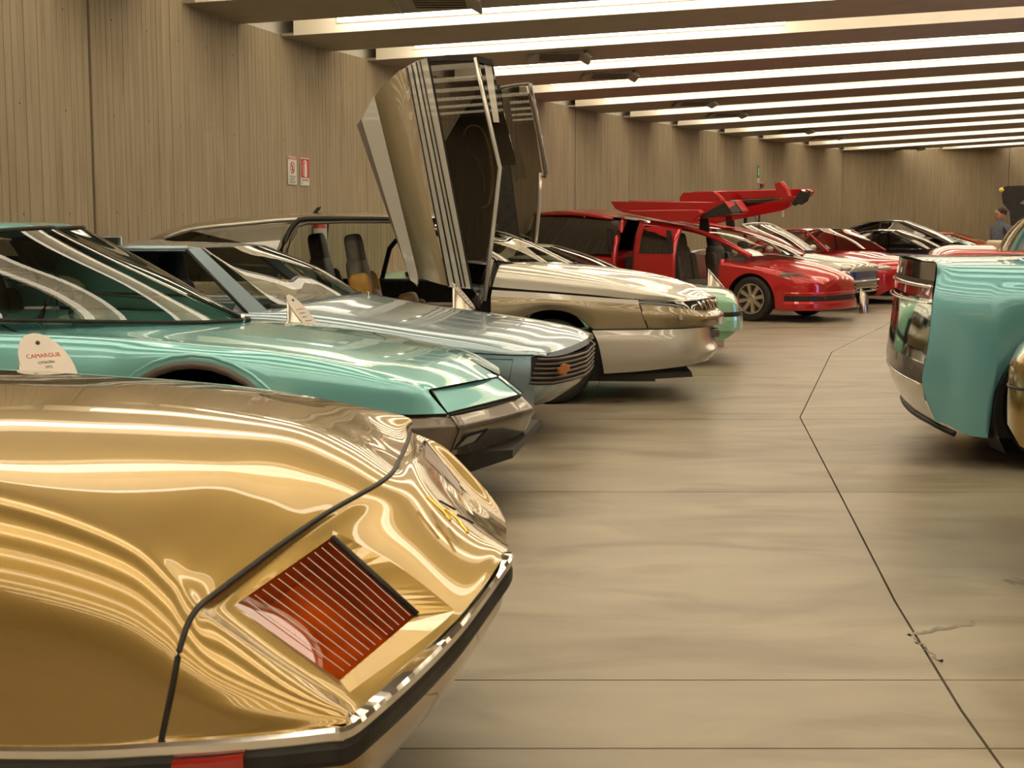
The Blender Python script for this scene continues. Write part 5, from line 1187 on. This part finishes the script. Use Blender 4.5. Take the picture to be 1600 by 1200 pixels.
# ---------------------------------------------------------------- right row: yellow, open red, black with a raised door
yl = gencar(Frame(3.60, 12.2, 172), 'sports_car', 'yellow car, only a corner of its tail showing beyond the turquoise car', 'yellow',
    [(0, .88, .80, .60, .58), (-.03, .98, .90, .74, .5), (-.2, 1.04, .96, .82, .36), (-.9, 1.04, .96, .86, .2), (-2.6, 1.0, .92, .86, .2), (-3.7, .85, .75, .8, .2), (-4.1, .7, .6, .66, .3)],
    [(-.9, .38), (-3.2, .38)], dict(xb=-2.9, xr1=-2.2, xr2=-1.6, xe=-.9, zb0=.95, zr=1.15, zb1=1.02, wb=.76, wr=.56))
ro = gencar(Frame(5.05, 17.2, 168), 'convertible', 'open red car with cream seats, behind the turquoise car', 'red',
    [(0, 1.0, .90, .66, .36), (-.06, 1.10, 1.02, .78, .3), (-.3, 1.17, 1.10, .84, .22), (-1.1, 1.17, 1.09, .86, .2), (-2.7, 1.06, .96, .86, .2), (-3.8, .9, .8, .8, .2), (-4.2, .76, .66, .7, .3)],
    [(-.95, .38), (-3.3, .38)], None)
for l in (-.4, .4):
    seat(ro, -1.05, l, .95, 'seat_cream', hh=.12, head=False)
cream = MB().box((-1.5, -.62, 1.12), (-.75, .62, 1.22)); cream.build('tonneau_cover', 'seat_cream', ro, bevel=.03)
surf('windscreen', [[Lx(-2.2, l, 1.04) for l in (-.7, 0, .7)], [Lx(-1.7, l, 1.40) for l in (-.6, 0, .6)]], 'glass', ro, 3, 3)
for s_ in (-1, 1): line('screen_frame', [(-2.2, s_ * .7, 1.04), (-1.7, s_ * .6, 1.40)], .03, 'red', ro, 6, 1)
line('screen_frame', [(-1.7, -.6, 1.40), (-1.7, .6, 1.40)], .03, 'red', ro, 6, 1)
bk_ = gencar(Frame(8.6, 21.8, 165), 'coupe', 'black car with an upright door carrying a yellow lamp, at the right edge', 'coal',
    [(0, .80, .72, .66, .36), (-.1, .9, .82, .78, .26), (-.9, .98, .88, .86, .2), (-2.7, .98, .9, .86, .2), (-3.8, .85, .75, .8, .2), (-4.2, .7, .6, .66, .3)],
    [(-.9, .38), (-3.2, .38)], dict(xb=-2.9, xr1=-2.3, xr2=-1.7, xe=-1.0, zb0=.95, zr=1.15, zb1=.97, wb=.76, wr=.56))
FB = Frame(8.6, 21.8, 165)
lb_ = .60
dpts = [FB.P(px, py, lb_) for px, py in ((1567, 293), (1572, 291), (1640, 289), (1640, 306), (1600, 312), (1592, 318), (1640, 330), (1640, 360), (1579, 352), (1577, 330), (1567, 318), (1565, 305))]
ud = mk('raised_door', dpts + [p + Vector((0, .10, 0)) for p in dpts], [tuple(range(12)), tuple(range(23, 11, -1))] + [(i, (i + 1) % 12, 12 + (i + 1) % 12, 12 + i) for i in range(12)], 'dark', bk_)
blob(ud, 'side_lamp', FB.P(1566, 297, lb_ + .05), (.05, .06, .04), pr('yellow lens', (.85, .6, .02), .15, coat=1), label='yellow lamp')
# ================================================================ things on the walls
def on_wall(px, py, at=wl_at, d=wl_d, pl=LWs):
    y = ray_y(px, pl); t = arc_at(pl, y); x, y, nx, ny = at(t)
    dr = Frame(0, 0, 0).ray(px, py); k = y / dr[1]
    return x, y, CAMH + dr[2] * k, nx, ny
def plate(name, label, cat, px, py, w_, h_, m, group=None, t=.006):
    x, y, z, nx, ny = on_wall(px, py); rz = math.atan2(ny, nx)
    root = empty(name, label, cat, (x + nx * .006, y + ny * .006, z), rz, group)   # local x points away from the wall
    MB().box((0, -w_ / 2, -h_ / 2), (t, w_ / 2, h_ / 2)).build('plate', m, root, bevel=0)
    return root
def pflat(root, name, pts, m, x=.0075, t=.0015):
    n = len(pts); return mk(name, [(x, a, b) for a, b in pts] + [(x + t, a, b) for a, b in pts], [tuple(range(n)), tuple(range(n, 2 * n))] + [(i, (i + 1) % n, n + (i + 1) % n, n + i) for i in range(n)], m, root)
def text(s, size, m, root, loc, rot, name='lettering', align='CENTER'):
    cu = bpy.data.curves.new(name, 'FONT'); cu.body = s; cu.size = size; cu.align_x = align; cu.extrude = .0004
    tmp = bpy.data.objects.new(name, cu); C.objects.link(tmp); dg = bpy.context.evaluated_depsgraph_get()
    me = bpy.data.meshes.new_from_object(tmp.evaluated_get(dg)); bpy.data.objects.remove(tmp)
    o = link(name, me, m, root, False); o.location = loc; o.rotation_euler = rot; return o
def ell(cx, cy, a, b, n=24, a0=0): return [(cx + a * math.cos(a0 + 2 * math.pi * k / n), cy + b * math.sin(a0 + 2 * math.pi * k / n)) for k in range(n)]
def ring(root, name, cx, cy, r1, r2, m, x=.008):
    n = 28; V = []; F = []
    for k in range(n):
        a = 2 * math.pi * k / n
        for r in (r1, r2): V.append((x, cx + r * math.cos(a), cy + r * math.sin(a)))
    for k in range(n): j = (k + 1) % n; F.append((2 * k, 2 * k + 1, 2 * j + 1, 2 * j))
    return mk(name, V, F, m, root)
TX = (math.pi / 2, 0, math.pi / 2)
s1 = plate('safety_sign', 'white notice with a red no-smoking style roundel, left of the extinguisher sign', 'sign', 459, 266.5, .235, .315, 'white')
pflat(s1, 'header', [(-.11, .125), (.11, .125), (.11, .15), (-.11, .15)], 'red_ink')
for a_ in (-.08, -.045, -.015, .03, .06): pflat(s1, 'header_mark', [(a_, .131), (a_ + .02, .131), (a_ + .02, .143), (a_, .143)], 'white', .0092)
ring(s1, 'roundel', 0, .03, .052, .066, 'red_ink'); pflat(s1, 'slash', [(-.045, .07), (-.037, .078), (.045, -.012), (.037, -.02)], 'red_ink', .0085)
pflat(s1, 'figure', [(-.012, .06), (.006, .065), (.012, .04), (.022, .02), (.012, -.005), (-.004, -.012), (-.016, .01), (-.002, .03)], 'ink', .0078)
for k in range(5): pflat(s1, 'text_line', [(-.09 + (k % 2) * .01, -.062 - k * .018), (.09 - (k % 3) * .015, -.062 - k * .018), (.09 - (k % 3) * .015, -.068 - k * .018), (-.09 + (k % 2) * .01, -.068 - k * .018)], 'ink')
s2 = plate('extinguisher_sign', 'red sign with a white fire extinguisher symbol and the word estintore', 'sign', 478.5, 268.5, .235, .315, 'white')
pflat(s2, 'field', [(-.108, -.07), (.108, -.07), (.108, .148), (-.108, .148)], 'red_ink')
pflat(s2, 'extinguisher_symbol', [(-.022, -.06), (.045, -.06), (.045, .075), (.03, .10), (.018, .105), (.018, .118), (.05, .10), (.055, .108), (.015, .135), (-.01, .135), (-.01, .105), (-.022, .075)], 'white', .0095)
MB().tube([(.0105, -.01, .125), (.0105, -.05, .115), (.0105, -.065, .06), (.0105, -.06, -.02), (.0105, -.045, -.05)], .006, 5).build('hose_symbol', 'white', s2)
text('ESTINTORE', .034, 'ink', s2, (.0075, 0, -.108), TX); pflat(s2, 'arrow', [(-.085, -.125), (-.065, -.125), (-.075, -.148)], 'ink')
# extinguisher on the wall under the signs, seen through the estate car
x, y, z, nx, ny = on_wall(491, 374); ex = empty('fire_extinguisher', 'red fire extinguisher hanging on the wall, seen through the silver estate', 'extinguisher', (x + nx * .09, y + ny * .09, z - .25), math.atan2(ny, nx))
MB().lathe([(.001, 0), (.075, 0), (.08, .02), (.08, .40), (.06, .46), (.025, .49), (.025, .52), (.001, .52)], (0, 0, 0), 'z', 20).build('cylinder', pr('extinguisher red', (.55, .01, .01), .3, coat=.6), ex, True)
MB().lathe([(.0812, .20), (.0812, .38)], (0, 0, 0), 'z', 20).build('label_band', 'paper', ex, True)
MB().box((-.02, -.012, .52), (.09, .012, .56)).build('valve', 'black', ex, bevel=.004); MB().tube([(.03, 0, .53), (.07, .09, .48), (.03, .11, .2)], .01, 6).build('hose', 'black', ex, True)
s3 = plate('exit_sign', 'green vertical emergency sign high on the far wall', 'sign', 1180.5, 268.5, .19, .32, 'green_ink'); pflat(s3, 'symbol', [(-.03, -.09), (.03, -.09), (.03, .1), (-.03, .1)], 'white')
s4 = plate('notice', 'small white notice directly under the green emergency sign', 'sign', 1180.5, 281.5, .18, .11, 'white'); pflat(s4, 'text_line', [(-.06, -.005), (.06, -.005), (.06, .005), (-.06, .005)], 'ink')
s5 = plate('alarm_box', 'white and red alarm sounder box on the far wall above the dark door', 'alarm', 1183, 290.5, .24, .15, 'white', t=.05)
MB().box((.05, -.14, -.05), (.12, .06, .06)).build('sounder', pr('dull red plastic', (.22, .03, .025), .4), s5, bevel=.01)
s6 = plate('notice', 'small white notice on the far wall right of the raised red doors', 'sign', 1220, 334, .17, .17, 'white'); pflat(s6, 'text_line', [(-.06, .02), (.06, .02), (.06, .035), (-.06, .035)], 'red_ink')
s7 = plate('junction_box', 'small pale box behind the far raised door of the minivan', 'box', 1207, 302, .14, .14, 'white', t=.06)
# grey service door
x, y, z, nx, ny = on_wall(1171, 330); dr = bpy.data.objects.new('door_1', None); C.objects.link(dr); dr.location = (x + nx * .0, y + ny * .0, 0); dr.rotation_euler = (0, 0, math.atan2(ny, nx)); struct(dr)
MB().box((0, -.50, 0), (.04, .50, 2.06)).build('door_leaf', 'grey', dr, bevel=.004)
MB().prism([(-.60, 0), (-.50, 0), (-.50, 2.06), (.50, 2.06), (.50, 0), (.60, 0), (.60, 2.16), (-.60, 2.16)], -.01, .06, 'x').build('door_frame', 'black', dr)
MB().tube([(.04, .40, 1.02), (.10, .40, 1.02), (.10, .28, 1.02)], .012, 6).build('door_handle', 'satin', dr, True)
# ================================================================ label stands
def lstand(px, Y, label, h, rz=0, r=.10, title=None, slope=1.15):
    x = (px - 800) / FP * Y; root = empty('label_stand', label, 'label stand', (x, Y, 0), R(rz), 'museum label stands')
    n = 28; V = []; F = []
    for k in range(n):
        a = 2 * math.pi * k / n; q = r * math.cos(a); V += [(q, r * math.sin(a), 0), (q, r * math.sin(a), h - slope * (q + r))]
    for k in range(n): j = (k + 1) % n; F.append((2 * k, 2 * j, 2 * j + 1, 2 * k + 1))
    F.append(tuple(2 * k + 1 for k in range(n)))
    MB().add(V, F).build('post', 'satin', root, True).data.polygons[-1].use_smooth = False
    th = math.atan(slope); L_ = r / math.cos(th)
    card = bpy.data.meshes.new('card'); m4 = []
    Vc = [(L_ * 1.02 * math.cos(2 * math.pi * k / n), r * 1.02 * math.sin(2 * math.pi * k / n), t) for t in (0, .004) for k in range(n)]
    card.from_pydata(Vc, [], [tuple(range(n - 1, -1, -1)), tuple(range(n, 2 * n))] + [(k, (k + 1) % n, n + (k + 1) % n, n + k) for k in range(n)])
    cd = link('card', card, 'paper', root, False); cd.location = (0, 0, h - slope * r + .004); cd.rotation_euler = (0, th, 0)
    MB().lathe([(.0001, .004), (.008, .004), (.008, .010), (.0001, .011)], (-L_ * .72, 0, 0), 'z', 10).build('screw', 'ink', cd)
    if title:
        rt = (0, 0, math.pi / 2)
        text(title, .026, 'red_ink', cd, (-L_ * .30, 0, .0045), rt); text('CITRO\u00cbN', .016, 'ink', cd, (-L_ * .12, 0, .0045), rt); text('1972', .016, 'ink', cd, (L_ * .02, 0, .0045), rt)
        pass
        for xx, ya, yb in ((.24, -.035, .0), (.24, .015, .05), (.36, -.035, .005), (.36, .02, .055), (.44, .0, .045)): mk('text_line', [(L_ * xx, ya, .0046), (L_ * xx + .004, ya, .0046), (L_ * xx + .004, yb, .0046), (L_ * xx, yb, .0046)], [(0, 1, 2, 3)], 'ink', cd)
        for k, mm in enumerate(('green_ink', 'white', 'red_ink')): mk('flag', [(L_ * .22, -.07 + .008 * k, .0048), (L_ * .30, -.07 + .008 * k, .0048), (L_ * .30, -.062 + .008 * k, .0048), (L_ * .22, -.062 + .008 * k, .0048)], [(0, 1, 2, 3)], mm, cd)
    else:
        for k in range(6): mk('text_line', [(-L_ * .3 + k * .03, -.05, .0046), (-L_ * .3 + k * .03 + .005, -.05, .0046), (-L_ * .3 + k * .03 + .005, .05 - (k % 3) * .015, .0046), (-L_ * .3 + k * .03, .05 - (k % 3) * .015, .0046)], [(0, 1, 2, 3)], 'red_ink' if k == 0 else 'ink', cd)
    return root
lstand(72, 5.25, 'label stand with a white card between the gold and teal cars', 1.00, -42, r=.105, title='CAMARGUE', slope=1.15)
lstand(474, 8.55, 'label stand with a slanted card between the teal and ice blue cars', .985, -15, slope=1.2)
lstand(724, 10.82, 'label stand between the ice blue car and the silver estate', .965, -10, r=.085)
lstand(1119, 16.3, 'label stand beyond the nose of the silver estate, before the red minivan', .90, -10)
lstand(1350, 22.5, 'label stand at the nose of the silver convertible', .42, -10, r=.07)
# ================================================================ visitor
def visitor(x, y, rz):
    root = empty('person', 'person with short hair and glasses in a blue grey shirt beside the right row', 'person', (x, y, 0), rz)
    bm = bmesh.new(); sk_ = bm.verts.layers.skin.verify()
    J = {'pelvis': ((0, 0, .90), .13), 'waist': ((0, 0, 1.05), .125), 'chest': ((0, 0, 1.25), .15), 'neckb': ((0, 0, 1.39), .075), 'neck': ((.01, 0, 1.46), .055), 'chin': ((.02, 0, 1.52), .06)}
    for s_, t in ((-1, 'r'), (1, 'l')):
        J.update({t + 'sh': ((0, s_ * .19, 1.36), .06), t + 'el': ((-.03, s_ * .25, 1.10), .042), t + 'wr': ((.10, s_ * .22, .90), .03), t + 'pa': ((.15, s_ * .21, .85), .028),
                  t + 'hip': ((0, s_ * .09, .86), .095), t + 'kn': ((.02, s_ * .10, .48), .06), t + 'an': ((-.02, s_ * .10, .09), .042), t + 'toe': ((.14, s_ * .12, .04), .035)})
    E_ = [('pelvis', 'waist'), ('waist', 'chest'), ('chest', 'neckb'), ('neckb', 'neck'), ('neck', 'chin')]
    for t in 'rl': E_ += [('neckb', t + 'sh'), (t + 'sh', t + 'el'), (t + 'el', t + 'wr'), (t + 'wr', t + 'pa'), ('pelvis', t + 'hip'), (t + 'hip', t + 'kn'), (t + 'kn', t + 'an'), (t + 'an', t + 'toe')]
    vs = {}
    for k, (p, r) in J.items(): v = bm.verts.new(p); v[sk_].radius = (r, r); vs[k] = v
    vs['pelvis'][sk_].use_root = True
    for t, s_ in (('r', -1), ('l', 1)):          # five fingers, curled
        for f, (dy, ln) in enumerate(((-.03, .05), (-.012, .062), (.004, .066), (.018, .06), (.032, .045))):
            o = Vector(J[t + 'pa'][0]); a = bm.verts.new(o + Vector((.02, dy, -.025))); b = bm.verts.new(o + Vector((.03, dy * 1.2, -.025 - ln)))
            c_ = bm.verts.new(o + Vector((.015, dy * 1.2, -.045 - ln * 1.4)))
            for v in (a, b, c_): v[sk_].radius = (.009, .009)
            bm.edges.new((vs[t + 'pa'], a)); bm.edges.new((a, b)); bm.edges.new((b, c_))
    for a, b in E_: bm.edges.new((vs[a], vs[b]))
    me = bpy.data.meshes.new('body'); bm.to_mesh(me); bm.free(); me.materials.append(M['shirt'])
    o = link('body', me, 'shirt', root, True); o.modifiers.new('skin', 'SKIN').use_smooth_shade = True; sb_ = o.modifiers.new('sub', 'SUBSURF'); sb_.levels = 1; sb_.render_levels = 1
    hd = blob(root, 'head', (.03, 0, 1.58), (.095, .075, .115), 'skin', 18)
    blob(hd, 'nose', (.125, 0, 1.57), (.02, .013, .022), 'skin', 8)
    for s_ in (-1, 1):
        blob(hd, 'ear', (.02, s_ * .078, 1.575), (.02, .01, .03), 'skin', 8); blob(hd, 'eye', (.108, s_ * .03, 1.592), (.012, .013, .009), 'ink', 8)
        MB().tube([(.125, s_ * .032 + .024 * math.cos(k * math.pi / 6), 1.59 + .019 * math.sin(k * math.pi / 6)) for k in range(12)], .003, 4, closed=True).build('glasses', 'ink', hd)
    MB().box((.10, -.022, 1.528), (.118, .022, 1.536)).build('mouth', pr('lips', (.35, .1, .08), .5), hd)
    hr = blob(hd, 'hair', (.005, 0, 1.625), (.102, .088, .085), 'hair', 18)
    MB().lathe([(.10, .80), (.15, .84), (.145, .95), (.11, .90)], (0, 0, 0), 'z', 16).build('belt', 'black', root, True)
    for s_ in (-1, 1): MB().tube([(0, s_ * .085, .92), (.02, s_ * .10, .50), (-.02, s_ * .10, .08)], [.11, .085, .07], 12).build('trouser_leg', 'trousers', root, True)
    return root
visitor(8.35, 24.2, R(200))
